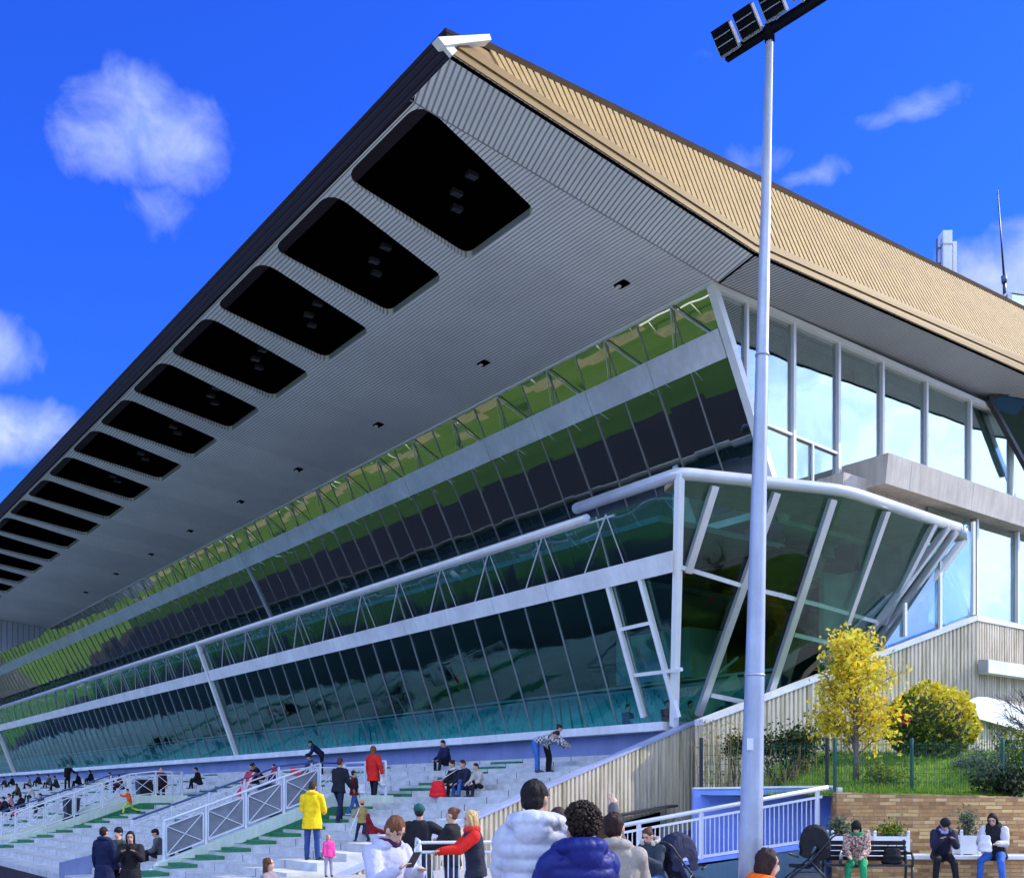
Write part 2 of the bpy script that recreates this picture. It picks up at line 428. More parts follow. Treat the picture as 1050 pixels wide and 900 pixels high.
X3, FW = Vector((1, 0, 0)), Vector((0, -1, 0))
def person(label, loc, rz, H=1.7, pitch=0, head=(0, 0), legs=((0, 3, 0), (0, 3, 0)), arms=((5, 8, 12, 0), (5, 8, 12, 0)), hip=None, sit=False,
           top=(.02, .02, .03), style='jacket', hem=.12, legc=(.02, .025, .06), hair='short', hairc=(.03, .02, .015), open_hand=False, hat=None, tone='light', vox=.02,
           hood=None, shoe='shoe', group=None, twist=0, kind='cloth', sleeve=None, scarf=None, wide=1., roll=0, face=None, skirtc=None):
    s = H/1.75
    t = thing('person', label, 'person', loc, R(rz), group)
    tw = Matrix.Rotation(R(twist), 3, 'Z')
    def dirv(flex, out, side, base=0.):
        f = R(flex); d = Vector((0, -math.sin(f), -math.cos(f))); o = R(out)
        return (d*math.cos(o)+X3*(side*math.sin(o))).normalized()
    # legs first, so that the lower foot stands on the ground
    th, sh, ank = .44*s, .42*s, .075*s
    L = {}
    drop = 0
    for i, side in enumerate((1, -1)):
        f, o, k = legs[i]; a = dirv(f, o, side); b = dirv(f-k, o*.6, side); L[side] = (a, b)
        drop = max(drop, -(a*th+b*sh).z)
    hz = hip*1.0 if hip is not None else drop+ank
    pel = Vector((0, 0, hz))
    sp_ = Vector((math.sin(R(roll)), -math.sin(R(pitch))*math.cos(R(roll)), math.cos(R(pitch))*math.cos(R(roll))))
    bk = Vector((0, -math.cos(R(pitch)), -math.sin(R(pitch))))      # forward, square to the spine
    xa = tw @ X3; bk = tw @ bk
    neck = pel+sp_*(.53*s)
    hp = R(pitch*.55+head[0]); hd = Vector((0, -math.sin(hp), math.cos(hp))); hc = neck+hd*(.155*s)
    hy = Matrix.Rotation(R(head[1]), 3, 'Z'); hf = hy @ Vector((0, -math.cos(hp), -math.sin(hp))); hu = hy @ hd if abs(head[1]) < 1 else hd
    hu = (hd - hf*hd.dot(hf)).normalized(); hx = hf.cross(hu).normalized()*-1
    hrot = Matrix((hx, -hf, hu)).transposed()     # columns: x, back, up
    def hpnt(x, f, u): return hc+hx*(x*s)+hf*(f*s)+hu*(u*s)
    near = vox < .016
    body = Fig()
    # head
    body.ball(hpnt(0, -.012, .025), .078*s, .094*s, .098*s, 16, 12, hrot); body.ball(hpnt(0, .030, -.045), .056*s, .058*s, .066*s, 14, 10, hrot)
    body.ball(hpnt(0, .05, -.088), .030*s, .028*s, .024*s, 10, 8, hrot)
    body.limb([hpnt(0, .080, .018), hpnt(0, .100, -.022)], [max(.009, vox*.6)*s, max(.014, vox*.7)*s], 8)
    for e in (1, -1): body.ball(hpnt(.078*e, -.01, -.005), .013*s, .024*s, .034*s, 8, 6, hrot)
    body.limb([neck-sp_*.05*s, hpnt(0, -.015, -.05)], [.062*s, .055*s], 12)
    rings = [(0.0, .145, .095), (.12, .13, .09), (.28, .15, .10), (.42, .155, .095), (.50, .09, .07), (.54, .055, .055)]
    body.loft([(pel+sp_*(h*s), xa, bk, rx*s, ry*s) for h, rx, ry in rings])
    J = {}
    for i, side in enumerate((1, -1)):
        a, b = L[side]; h = pel+xa*(side*.088*s)-UP*.02*s; kn = h+a*th; an = kn+b*sh
        body.limb([h, kn, an], [.075*s, .050*s, .036*s]); J['leg', side] = (h, kn, an)
        tf = b.cross(X3).normalized()*1.0; tf = Vector((tf.x, tf.y, tf.z)); ft = FW if not (b.z > -.3) else FW
        body.limb([an, an+ft*.12*s-UP*.035*s], [.035*s, .03*s]); J['foot', side] = (an, ft)
        sd = pel+sp_*(.455*s)+xa*(side*.165*s*wide)
        ar = arms[i]; f, o, e, tin = ar
        u = dirv(f, o, side); u = tw @ u
        fo = dirv(f+e, o*max(0, 1-e/90), side); fo = (fo - X3*(side*math.sin(R(tin)))).normalized(); fo = tw @ fo
        el = sd+u*(.285*s); wr = el+fo*(.245*s)
        body.limb([sd, el, wr], [.045*s, .036*s, .026*s]); J['arm', side] = (sd, el, wr, fo)
        # hand: palm, four fingers of unequal length, thumb from the side of the palm
        side_v = fo.cross(UP) if abs(fo.z) < .9 else X3*side
        side_v.normalize(); pn = side_v.cross(fo).normalized()
        if near: kfr = 1.
        pr = max(.018*s, vox*.7)
        p0 = wr+fo*.015*s; p1 = wr+fo*.085*s
        body.loft([(p0, side_v, pn, .026*s, pr*.8), (wr+fo*.05*s, side_v, pn, .040*s, pr*.8), (p1, side_v, pn, .042*s, pr*.7)], 10)
        fr = max(.0085*s, vox*.62)
        for q, (off, ln) in enumerate(((-.031, .062), (-.0105, .075), (.0105, .070), (.031, .054))):
            b0 = p1+side_v*(off*s)-fo*.01*s; cu = .05 if open_hand else 1.; sprd = side_v*(off*5. if open_hand else 0); d1 = (fo-pn*.25*cu+sprd).normalized(); d2 = (fo-pn*.9*cu+sprd).normalized()
            body.limb([b0, b0+d1*(ln*.55*s), b0+d1*(ln*.55*s)+d2*(ln*.5*s)], [fr, fr*.95, fr*.8], 7)
        tb0 = wr+fo*.03*s+side_v*(.03*s*-side); td = (fo*.7-side_v*side*.75-pn*.3).normalized()
        body.limb([tb0, tb0+td*.035*s, tb0+(td+fo*.5).normalized()*.06*s], [fr*1.15, fr, fr*.85], 7)
    bo = body.skinned('body', skin(tone), t, min(vox, .016), 2)
    # face
    if face if face is not None else near:
        ey = Fig()
        for e in (1, -1): ey.ball(hpnt(.032*e, .072, .022), .011*s, .010*s, .0075*s, 8, 6, hrot)
        ey.build('eyes', M['eye'], t).matrix_parent_inverse = Matrix()
        br = Fig()
        for e in (1, -1): br.limb([hpnt(.016*e, .083, .040), hpnt(.050*e, .066, .042)], [.0055*s, .004*s], 6)
        br.build('eyebrows', hairm(hairc), t, fix=False).matrix_parent_inverse = Matrix()
        lp = Fig(); lp.ball(hpnt(0, .083, -.058), .024*s, .010*s, .008*s, 10, 6, hrot)
        lp.build('mouth', M['lip'], t).matrix_parent_inverse = Matrix()
    # trousers and shoes
    tr = Fig()
    tr.loft([(pel-UP*.03*s, xa, bk, .15*s, .11*s), (pel+sp_*.10*s, xa, bk, .15*s, .108*s)])
    for side in (1, -1):
        h, kn, an = J['leg', side]; tr.limb([h, lerp(h, kn, .5), kn, lerp(kn, an, .5), an+UP*.01], [.098*s, .086*s, .068*s, .062*s, .056*s])
    tr.skinned('trousers', cloth(legc), t, vox, 2, .006)
    for side in (1, -1):
        an, ft = J['foot', side]; sh_ = Fig()
        sh_.ball(an+ft*.055*s-UP*.028*s, .047*s, .135*s, .045*s, 10, 8); sh_.ball(an-UP*.012*s, .045*s, .055*s, .05*s, 10, 8)
        sh_.build('shoe', M[shoe], t, fix=False).matrix_parent_inverse = Matrix()
    # jacket or coat
    ex = {'jacket': .030, 'coat': .034, 'puffer': .055, 'top': .016}[style]*s
    jk = Fig(); q = 30 if style == 'puffer' else 0
    rr = []
    prof = [(-.0, .150, .105), (.12, .142, .102), (.28, .158, .112), (.40, .172, .112), (.47, .150, .098), (.52, .095, .082), (.555, .068, .066)]
    hs = np.linspace(.0, .555, 60 if q else 14)
    hh = list(np.linspace(-hem, -.02, 24 if q else 8)) + list(hs)
    pv = [p[0] for p in prof]
    hemdir = UP if not sit else sp_
    for h in hh:
        hcl = max(h, 0.); rx = np.interp(hcl, pv, [p[1] for p in prof])*wide if hcl < .5 else np.interp(hcl, pv, [p[1] for p in prof]); ry = np.interp(hcl, pv, [p[2] for p in prof])
        if h < 0: rx += .035*(-h)/.5+.012; ry += .06*(-h)/.5+.012
        k = ex
        if style == 'puffer' and h < .50: k = ex*(.72+.42*abs(math.sin(math.pi*(h+hem)/.088))**.6)
        c = pel+sp_*(h*s) if h >= 0 else pel+hemdir*(h*s)
        rr.append((c, xa, bk, rx*s+k, ry*s+k))
    jk.loft(rr, 22)
    slv = Fig() if sleeve else jk
    for side in (1, -1):
        sd, el, wr, fo = J['arm', side]; k = ex*.9
        if style == 'puffer':
            pts = []; rs = []
            for a, b in ((sd, el), (el, wr)):
                for i in range(9):
                    pts.append(lerp(a, b, i/9)); rs.append(.050*s+k*(.8+.35*abs(math.sin(math.pi*i/3))**.6))
            pts.append(wr-fo*.01); rs.append(.045*s); slv.limb(pts, rs, 12)
        else: slv.limb([sd-UP*.0, lerp(sd, el, .5), el, lerp(el, wr, .5), wr-fo*.012*s], [.062*s+k, .056*s+k, .047*s+k, .043*s+k*.8, .036*s+k*.7], 12)
    jvox = min(vox, .011) if style == 'puffer' else vox
    if hood in ('down', 'fur', 'big'):
        g = 1.25 if hood == 'big' else 1.
        for a in np.linspace(-2.2, 2.2, 9):
            d = bk*-1*math.cos(a)+xa*math.sin(a); jk.ball(neck+d*(.085*s*g)+sp_*(.015*s+.02*s*math.cos(a)), (.052*s+ex*.5)*g, None, .05*s*g, 10, 8)
        if hood == 'big': jk.ball(neck-bk*.12*s-sp_*.03*s, .13*s, .08*s, .10*s, 12, 8)
    jn = {'coat': 'coat', 'top': 'top'}.get(style, 'jacket')
    jo = jk.skinned(jn, cloth(top, .8 if style != 'puffer' else .5, kind), t, jvox, 2 if style != 'puffer' else 1, (.006 if style == 'puffer' else .011) if near else .010)
    if sleeve: slv.skinned('sleeves', cloth(sleeve), t, vox, 2, .006)
    if hood == 'fur':
        fu = Fig()
        for a in np.linspace(-2.4, 2.4, 24):
            d = bk*-1*math.cos(a)+xa*math.sin(a); fu.ball(neck+d*(.125*s)+sp_*(.055*s+.03*s*math.cos(a))+Vector(rng.normal(size=3))*.008, .036*s, None, None, 7, 5)
        fu.build('fur_trim', cloth((.46, .42, .38)), t, fix=False).matrix_parent_inverse = Matrix()
    if hood == 'up':
        hu_ = Fig(); hu_.ball(hpnt(0, -.03, .02), .108*s, .112*s, .130*s, 16, 12, hrot); hu_.limb([hpnt(0, -.05, -.06), neck-sp_*.02*s], [.10*s, .12*s], 12)
        hu_.skinned('hood', cloth(top), t, vox, 2)
    if scarf:
        sc = Fig()
        for a in np.linspace(0, 6.28, 13): sc.ball(neck+sp_*.02*s+(bk*math.cos(a)+xa*math.sin(a))*.085*s, .045*s, None, .05*s, 8, 6)
        sc.skinned('scarf', cloth(scarf), t, min(vox, .016), 1)
    # hair and hats
    if hair:
        hr = Fig(); hv_ = min(vox, .014)
        if hair != 'curly': hr.ball(hpnt(0, -.024, .040), .086*s, .095*s, .098*s, 16, 12, hrot)
        if hair == 'short': hr.ball(hpnt(0, -.045, -.005), .080*s, .068*s, .07*s, 14, 10, hrot)
        elif hair in ('long', 'bob'):
            ln = .30 if hair == 'long' else .15
            base = hpnt(0, -.045, .0); end = base-UP*(ln*s)-hf*.03*s
            if pitch > 30: end = base-hu*(ln*.6*s)-UP*.08
            hr.loft([(base+hu*.05*s, hx, hf, .085*s, .06*s), (base, hx, hf, .09*s, .065*s), (lerp(base, end, .5), hx, hf, .095*s, .055*s), (end, hx, hf, .07*s, .035*s)], 14)
            for e in (1, -1): hr.limb([hpnt(.072*e, .01, .05), hpnt(.080*e, .005, -.03), hpnt(.076*e, -.01, -.11)], [.026*s, .024*s, .018*s], 8)
        elif hair == 'bun':
            hr.ball(hpnt(0, -.045, -.01), .078*s, .062*s, .065*s, 12, 8, hrot); hr.ball(hpnt(0, -.115, .075), .042*s, None, None, 10, 8)
        elif hair == 'curly':
            for i in range(1300):
                d = Vector(rng.normal(size=3)).normalized()
                p = hpnt(d.x*.125, -.035+d.y*.105, .045+d.z*.115)
                if d.y > .25 and d.z < .35: continue
                p = p+(p-hpnt(0, -.03, .04)).normalized()*rng.uniform(-.012, .018)*s; hr.ball(p, rng.uniform(.008, .017)*s, None, None, 5, 4)
            hr.ball(hpnt(0, -.035, .045), .118*s, .105*s, .11*s, 14, 10, hrot)
        if hair == 'curly': hr.build('hair', hairm(hairc), t, fix=False).matrix_parent_inverse = Matrix()
        else:
            ho = hr.skinned('hair', hairm(hairc), t, .0075 if vox <= .0121 else hv_, 2)
            if vox <= .0121:
                for vtx in ho.data.vertices:
                    c_ = vtx.co; a_ = mnoise.noise(Vector((c_.x*55, c_.y*55, c_.z*9))); vtx.co = c_+vtx.normal*(a_*.0085+mnoise.noise(c_*14)*.007)
    if hat:
        hk, hcc = hat; ht = Fig()
        if hk == 'beanie':
            ht.ball(hpnt(0, -.018, .058), .094*s, .106*s, .100*s, 16, 12, hrot); ht.tube([hpnt(0, -.018, .045), hpnt(0, -.018, .075)], [.100*s, .100*s], 16)
        else:
            ht.ball(hpnt(0, -.015, .066), .092*s, .102*s, .075*s, 16, 10, hrot); ht.loft([(hpnt(0, .08, .070), hx, hf, .075*s, .075*s), (hpnt(0, .082, .080), hx, hf, .075*s, .072*s)], 14)
        ht.skinned('hat', cloth(hcc), t, min(vox, .012), 1)
    return t, J, hpnt, s
STAND = ((0, 3, 0), (0, 3, 0)); WALK = ((22, 3, 6), (-14, 3, 18)); SIT = ((80, 8, 78), (84, 8, 88))
PHONE = ((28, 10, 88, 22), (28, 10, 88, 22)); LAP = ((24, 6, 46, 22), (28, 6, 40, 22)); DOWN = ((4, 8, 10, 0), (-3, 8, 10, 0))
def gpos(px, d, z=0.): p = at_d(px, 0, d); return Vector((p.x, p.y, z))
def tpos(px, d): p = gpos(px, d); p.z = ter_z(uv(p)[1]); return p
def to_uv(rz): return rz
NAVY, BLACK, JEANS = (.015, .03, .20), (.012, .012, .016), (.05, .11, .30)
# --- foreground, on the plaza
p_white = person('person in white quilted puffer jacket seen from behind, short black hair', gpos(550, 6.75), 168, 1.80, head=(6, -28), style='puffer', top=(.44, .46, .54), hood='big', hair='short', hairc=(.012, .009, .008), tone='mid', vox=.012, wide=1.10, legc=(.03, .03, .04), arms=PHONE)
p_navy = person('person with big curly dark hair in navy blue hooded jacket, back turned', gpos(594, 6.5), 195, 1.62, head=(4, 32), style='puffer', top=(.007, .014, .135), hood='big', hair='curly', hairc=(.022, .013, .009), tone='mid', vox=.012, wide=1.12, arms=PHONE)
person('person with short dark hair in grey beige jacket and mauve scarf, back turned', gpos(630, 7.6), 172, 1.575, style='jacket', top=(.30, .27, .23), scarf=(.25, .20, .38), hair='short', hairc=(.030, .014, .011), vox=.012, wide=1.1, head=(2, -14), arms=PHONE, hood='down')
person('person with raised open hand, otherwise hidden behind the dark haired heads', gpos(620, 9.6), 180, 1.50, arms=((5, 8, 12, 0), (150, -6, 12, 0)), open_hand=True, top=(.10, .09, .10), hair='long', hairc=(.08, .04, .02), vox=.014, tone='light')
person('person with brown hair, face half hidden between the white and the navy jackets', gpos(571, 8.8), 150, 1.60, top=(.10, .08, .07), hair='long', hairc=(.055, .03, .022), vox=.014, head=(6, 40))
pw, Jw, hw, sw_ = person('person with short auburn hair in pale lilac jacket looking down at a phone', gpos(393, 8.3), 48, 1.565, pitch=7, head=(34, 0), style='jacket', top=(.42, .42, .53), hair='short', hairc=(.16, .065, .03), vox=.012, arms=((22, 12, 96, 34), (26, 12, 98, 22)), scarf=(.05, .015, .04), wide=1.08, hood='down', legc=(.05, .05, .07))
person('person in long black coat and dark green knitted cap, arm stretched to the barrier', gpos(430, 15.5), 180, 1.56, style='coat', hem=.42, top=BLACK, hat=('beanie', (.015, .085, .075)), hair='short', arms=((10, 14, 30, 0), (30, 58, 10, 0)), legc=(.03, .07, .12), vox=.016, wide=1.08)
person('person with auburn bun in black top beside the barrier, facing left', gpos(463, 14.4), -105, 1.535, top=(.012, .012, .014), hair='bun', hairc=(.16, .07, .035), vox=.014, arms=((35, 8, 40, 10), (20, 8, 40, 10)))
person('person with blond hair, red sleeves and dark padded vest leaning on the barrier', gpos(488, 12.6), -78, 1.52, pitch=6, head=(6, 0), style='jacket', top=(.02, .022, .04), sleeve=(.62, .018, .012), scarf=(.55, .03, .02), hair='bob', hairc=(.58, .40, .17), vox=.012, arms=((50, 6, 38, 8), (48, 6, 34, 8)), legc=BLACK)
person('small child with long brown hair at the foot of the terrace', gpos(276, 11), 75, 1.04, top=(.25, .20, .22), hair='long', hairc=(.10, .045, .02), vox=.012)
person('child in bright orange hooded top with dark bobbed hair by the mast foot', gpos(783, 6.7), 82, 1.36, top=(.80, .13, .01), hood='down', hair='bob', hairc=(.045, .022, .018), vox=.011, head=(14, 10), tone='light', legc=NAVY)
# --- seated on the right
person('seated person in dark parka with fur hood, looking at a phone by the ramp railing', gpos(671, 15.2, .0), -40, 1.62, pitch=12, head=(26, 0), sit=True, hip=.50, legs=SIT, arms=PHONE, top=(.035, .045, .06), hood='fur', hair='bun', hairc=(.10, .04, .025), vox=.014, legc=JEANS)
person('person in green leggings and flowered jacket sitting on the black bench, head bowed', gpos(879, 18.75), -22, 1.62, pitch=14, head=(34, 0), sit=True, hip=.53, legs=((76, 6, 70), (80, 6, 82)), arms=LAP, top=(.10, .06, .05), kind='flowered', hair='long', hairc=(.012, .009, .010), vox=.014, legc=(.012, .26, .10), scarf=(.015, .25, .10), hat=('beanie', (.012, .010, .012)))
person('person in dark coat with lilac hood, bent over a phone, seated on the wall', gpos(965, 19.55), -12, 1.66, pitch=32, head=(30, 0), sit=True, hip=.62, legs=((68, 10, 66), (72, 8, 78)), arms=((34, 8, 92, 26), (34, 8, 92, 26)), top=(.018, .02, .05), scarf=(.34, .32, .62), sleeve=(.02, .02, .045), hat=('beanie', BLACK), hood='down', vox=.014, legc=BLACK)
person('person in blue jeans and black jacket with white sleeves, seated on the wall at right', gpos(1021, 19.55), -38, 1.70, pitch=16, head=(26, 0), sit=True, hip=.62, legs=((70, 12, 66), (74, 10, 80)), arms=((26, 10, 66, 24), (30, 8, 60, 22)), top=(.014, .014, .018), sleeve=(.50, .48, .50), hood='down', hair='bob', hairc=(.02, .014, .012), vox=.014, legc=(.035, .115, .42), wide=1.1)
# --- middle of the terrace
person('person in bright yellow jacket and blue jeans standing on the steps, back turned', tpos(320, 23.2), 172, 1.76, head=(14, 0), top=(.82, .55, .008), style='jacket', hem=.24, hood='down', legc=(.03, .06, .20), hair='short', hairc=(.05, .03, .02), vox=.014, arms=((18, 10, 55, 20), (18, 10, 55, 20)), wide=1.15)
person('toddler with fair hair in a bright pink top on the lower steps', tpos(337, 20.6), 30, .84, top=(.75, .06, .28), hair='bob', hairc=(.40, .24, .10), vox=.012, legc=(.30, .28, .38))
person('tall person in black jacket stepping up the terrace, left of the red coat', tpos(347, 28.2), 150, 1.80, pitch=8, legs=((30, 3, 24), (-8, 3, 10)), top=(.012, .014, .022), sleeve=(.014, .016, .025), hair='short', hairc=(.10, .04, .03), vox=.018, legc=(.012, .018, .05), arms=((12, 8, 30, 0), (12, 8, 30, 0)), wide=1.08)
person('child in red and black jacket carrying a white bag beside the tall black jacket', tpos(363, 28.6), 120, 1.30, top=(.30, .02, .02), sleeve=(.02, .02, .03), hair='short', vox=.018, legs=WALK, legc=JEANS, shoe='shoe_white')
person('person in red coat with long fair brown hair climbing the terrace', tpos(383, 30.6), 150, 1.70, style='coat', hem=.26, top=(.62, .022, .015), hair='long', hairc=(.20, .085, .03), legs=((14, 3, 8), (-6, 3, 8)), legc=(.015, .012, .014), vox=.016, arms=((4, 10, 10, 0), (-12, 26, 8, 0)))
person('small child in orange hat and khaki jacket with a stick on the steps', tpos(371, 24.5), -140, 1.0, top=(.30, .22, .08), hat=('beanie', (.72, .22, .04)), hair='short', vox=.016, legs=WALK, legc=(.02, .025, .05), arms=((20, 10, 60, 0), (5, 8, 12, 0)))
def seat(px, d, label, top, legc=BLACK, rz=-52, H=1.65, dz=0, hair='short', hairc=(.03, .02, .015), pitch=16, vox=.026, **kw):
    u, v = uv(gpos(px, d)); k = math.floor((v-TV0)/TT); v2 = TV0+TT*k+.15; u = uv(at_v(px, CY, v2))[0]
    h = H/1.75
    return person(label, P(u, v2, ter_z(v2)+dz), rz, H, pitch=pitch, head=(14, 0), sit=True, hip=.12*h, legs=((113, 8, 102), (108, 10, 112)), arms=LAP, top=top, legc=legc, vox=vox, hair=hair, hairc=hairc, **kw)
seat(459, 36.4, 'person in navy coat sitting alone on the top step under the blue wall', (.012, .018, .06), (.015, .015, .02), vox=.02, H=1.75)
seat(469, 30.2, 'person in black with white collar, highest of the three seated by the end wall', BLACK, vox=.018, hair='bun', scarf=(.5, .48, .5))
seat(480, 29.3, 'person in dark jacket and jeans, middle of the three seated by the end wall', (.015, .018, .04), JEANS, vox=.018)
seat(493, 29.0, 'child in pale beige jumper seated nearest the end wall', (.42, .38, .34), vox=.018, H=1.45)
person('person in blue jeans bending far forward beside the sloping end wall', tpos(549, 29.6), 70, 1.66, pitch=78, head=(18, 0), legs=((4, 4, 2), (10, 4, 8)), arms=((60, 6, 10, 0), (70, 6, 10, 0)), top=(.03, .03, .05), kind='checked', style='top', hem=.02, hair='short', legc=(.045, .13, .42), vox=.018, shoe='shoe')
person('person in checked shirt stooping next to the bent blue jeans', tpos(560, 30.1), 95, 1.55, pitch=42, head=(10, 0), arms=((30, 6, 20, 0), (40, 6, 20, 0)), legs=((10, 4, 14), (16, 4, 20)), top=(.02, .02, .03), kind='checked', hair='bun', vox=.018, legc=BLACK)
# --- top steps in the middle distance
seat(268, 46, 'person in black hunched over on the top step above the middle ramp', BLACK, pitch=38, legc=(.40, .05, .04))
seat(262, 44.5, 'person with black hair seated left of the child in red on the top steps', BLACK)
seat(284, 45, 'child in red and dark blue on the top steps above the middle ramp', (.50, .03, .025), H=1.3, legc=NAVY)
person('person in dark navy leaning over someone beside the red box at the blue wall', tpos(330, 43.2), -80, 1.66, pitch=50, head=(10, 0), top=(.014, .02, .06), hood='down', vox=.024, legc=BLACK, arms=LAP)
seat(321, 43.5, 'person in dark jacket seated between the red box and the leaning navy figure', (.03, .04, .09), hat=('cap', BLACK), legc=(.08, .09, .12))
def ramp_seat(px, u, label, top, **kw):
    q = at_u(px, CY, u); v = uv(q)[1]
    person(label, P(u, v, -.36+.355*(v-8.75)), -75, 1.68, pitch=14, head=(12, 0), sit=True, hip=.13, legs=((112, 10, 98), (106, 12, 104)), arms=LAP, top=top, legc=BLACK, vox=.02, **kw)
ramp_seat(193, 27.4, 'person in dark grey seated behind the white braced railing', (.05, .05, .055))
ramp_seat(166, 28.3, 'person in dark cap behind the left end of the white railing', (.08, .08, .09), hat=('cap', BLACK))
person('child in orange top and lime leggings running down the green steps', tpos(133, 41.4), -70, 1.12, pitch=14, legs=((48, 3, 40), (-22, 3, 46)), arms=((-30, 12, 70, 0), (60, 10, 60, 0)), top=(.72, .09, .015), legc=(.45, .60, .05), vox=.022)
person('person in dark jacket with red trim carrying a black bag on the steps', tpos(165, 44.2), 20, 1.66, top=(.03, .012, .02), legc=BLACK, legs=WALK, vox=.024, scarf=(.5, .05, .04), hairc=(.12, .06, .03))
# --- front left, standing on the lower track
tz = -.62
person('person in long navy hooded coat seen from behind at lower left', gpos(107, 21.2, tz), 160, 1.68, style='coat', hem=.36, top=(.010, .014, .055), hood='down', hair='short', legc=BLACK, vox=.016, wide=1.12, arms=((6, 16, 14, 0), (6, 12, 14, 0)))
person('person in olive jacket and dark cap between the navy coat and the phone holder', gpos(121, 21.8, tz), -20, 1.64, top=(.05, .055, .045), hat=('beanie', BLACK), vox=.016, legc=BLACK, tone='light')
pp, Jp, hp_, sp2 = person('person with black hair in black coat holding up a phone with both hands', gpos(134, 20.4, tz), 12, 1.62, style='coat', hem=.30, top=BLACK, hair='long', hairc=(.012, .010, .010), vox=.014, legc=BLACK, arms=((34, 12, 98, 30), (34, 12, 98, 30)), head=(16, 0), wide=1.08)
# --- far left, top of the terrace
person('person all in black stretching an arm out on the top step at far left', tpos(69, 67.5), 40, 1.78, pitch=6, roll=6, top=BLACK, legc=BLACK, vox=.03, arms=((50, 20, 10, 0), (5, 8, 12, 0)))
far = [(82, 69, 'seated person in black just right of the standing black figure', BLACK, 'long'), (95, 68, 'seated person in black with long hair, right of the pair at far left', BLACK, 'long'), (116, 60, 'seated person in dark blue half hidden by the far railing', (.02, .03, .10), 'short'),
       (41, 82, 'seated person in dark jacket leaning on the blue wall at far left', (.02, .02, .03), 'short'), (31, 80, 'seated person in checked top at far left below the blue wall', (.04, .04, .06), 'short'), (14, 88, 'seated person in black near the left edge by the wall', BLACK, 'short'),
       (6, 86, 'seated person with pale trousers at the left edge by the wall', (.03, .03, .04), 'short'), (1, 58, 'seated person in red at the very left edge', (.50, .03, .05), 'short'), (7, 58, 'seated person in dark navy next to the red one at the left edge', (.02, .02, .05), 'short'),
       (13, 58.5, 'seated person in red and white checks near the left edge', (.40, .03, .05), 'short'), (24, 58, 'seated person in black third from the left edge on the middle steps', BLACK, 'long'), (52, 74, 'seated person in grey between the wall group and the standing black figure', (.12, .12, .13), 'short'), (59, 72, 'seated person in dark green beside the standing black figure', (.02, .05, .035), 'short'), (125, 58, 'seated person in maroon beyond the top of the left ramp', (.12, .02, .03), 'long'), (34, 66, 'seated person in white top on the steps at far left', (.55, .55, .57), 'short'), (205, 50, 'seated person in black alone below the blue wall between the ramps', BLACK, 'short'), (20, 71, 'seated person in brown on the upper steps at far left', (.10, .06, .04), 'long'), (45, 55, 'seated person in dark blue behind the thin left railing', (.03, .04, .09), 'short')]
for px, d, lab, tp, hr in far: seat(px, d, lab, tp, hair=hr, vox=.034, rz=-60+random.uniform(-30, 20), kind='checked' if 'check' in lab else 'cloth', legc=(.4, .4, .42) if 'pale trousers' in lab else BLACK)
seat(17, 52, 'small child in pink in front of the seated group at far left', (.60, .10, .22), H=1.0, vox=.028)
# --- seated behind the lounge glass
for (u, v, z, tp, lab) in ((21.25, 21.75, 3.2, (.50, .03, .03), 'person in red jacket seated behind the glass at the corner'), (20.95, 22.4, 3.2, (.35, .38, .32), 'person in pale top seated behind the glass beside the red jacket'), (22.9, 21.75, 3.2, (.04, .06, .22), 'person in dark blue seated behind the glass left of the red jacket')):
    person(lab, P(u, v, z), 40, 1.65, pitch=8, sit=True, hip=.5, legs=SIT, arms=LAP, top=tp, vox=.024)
# ------------------------------------------------------------------ things people hold, sit on or left lying about
M['plastic_black'] = m_plain('plastic_black', (.014, .014, .017), .4, 0, .2, 5.)
M['metal_black'] = m_plain('metal_black', (.016, .017, .02), .45, .2, .2, 5.)
M['screen'] = m_plain('screen', (.02, .02, .025), .12, 0, .1)
M['chrome'] = m_plain('chrome', (.6, .6, .62), .25, .8, .05)
def L_(o): o.matrix_parent_inverse = Matrix(); return o
def phone_for(t, J, label, one=None):
    m = wm(t)
    a, b = [m @ (J['arm', s][2]+J['arm', s][3]*.075) for s in (1, -1)]
    c = (a+b)/2 if one is None else (a, b)[one]
    f = m.to_3x3() @ Vector((0, -1, 0)); sx = m.to_3x3() @ X3
    ph = thing('phone', label, 'phone', c+UP*.03)
    up = (UP*.8+f*.6).normalized(); n = sx.cross(up).normalized()
    q = MB().box((0, 0, .02), sx, up, n, .037, .075, .005)
    L_(q.build('phone_case', M['plastic_black'], ph))
    L_(MB().box(Vector((0, 0, .02))-n*.0058*(1 if n.dot(f) > 0 else -1), sx, up, n, .033, .069, .0008).build('screen', M['screen'], ph))
phone_for(pw, Jw, 'dark phone held by the person in the pale lilac jacket')
phone_for(pp, Jp, 'phone held up in both hands by the person in black coat')
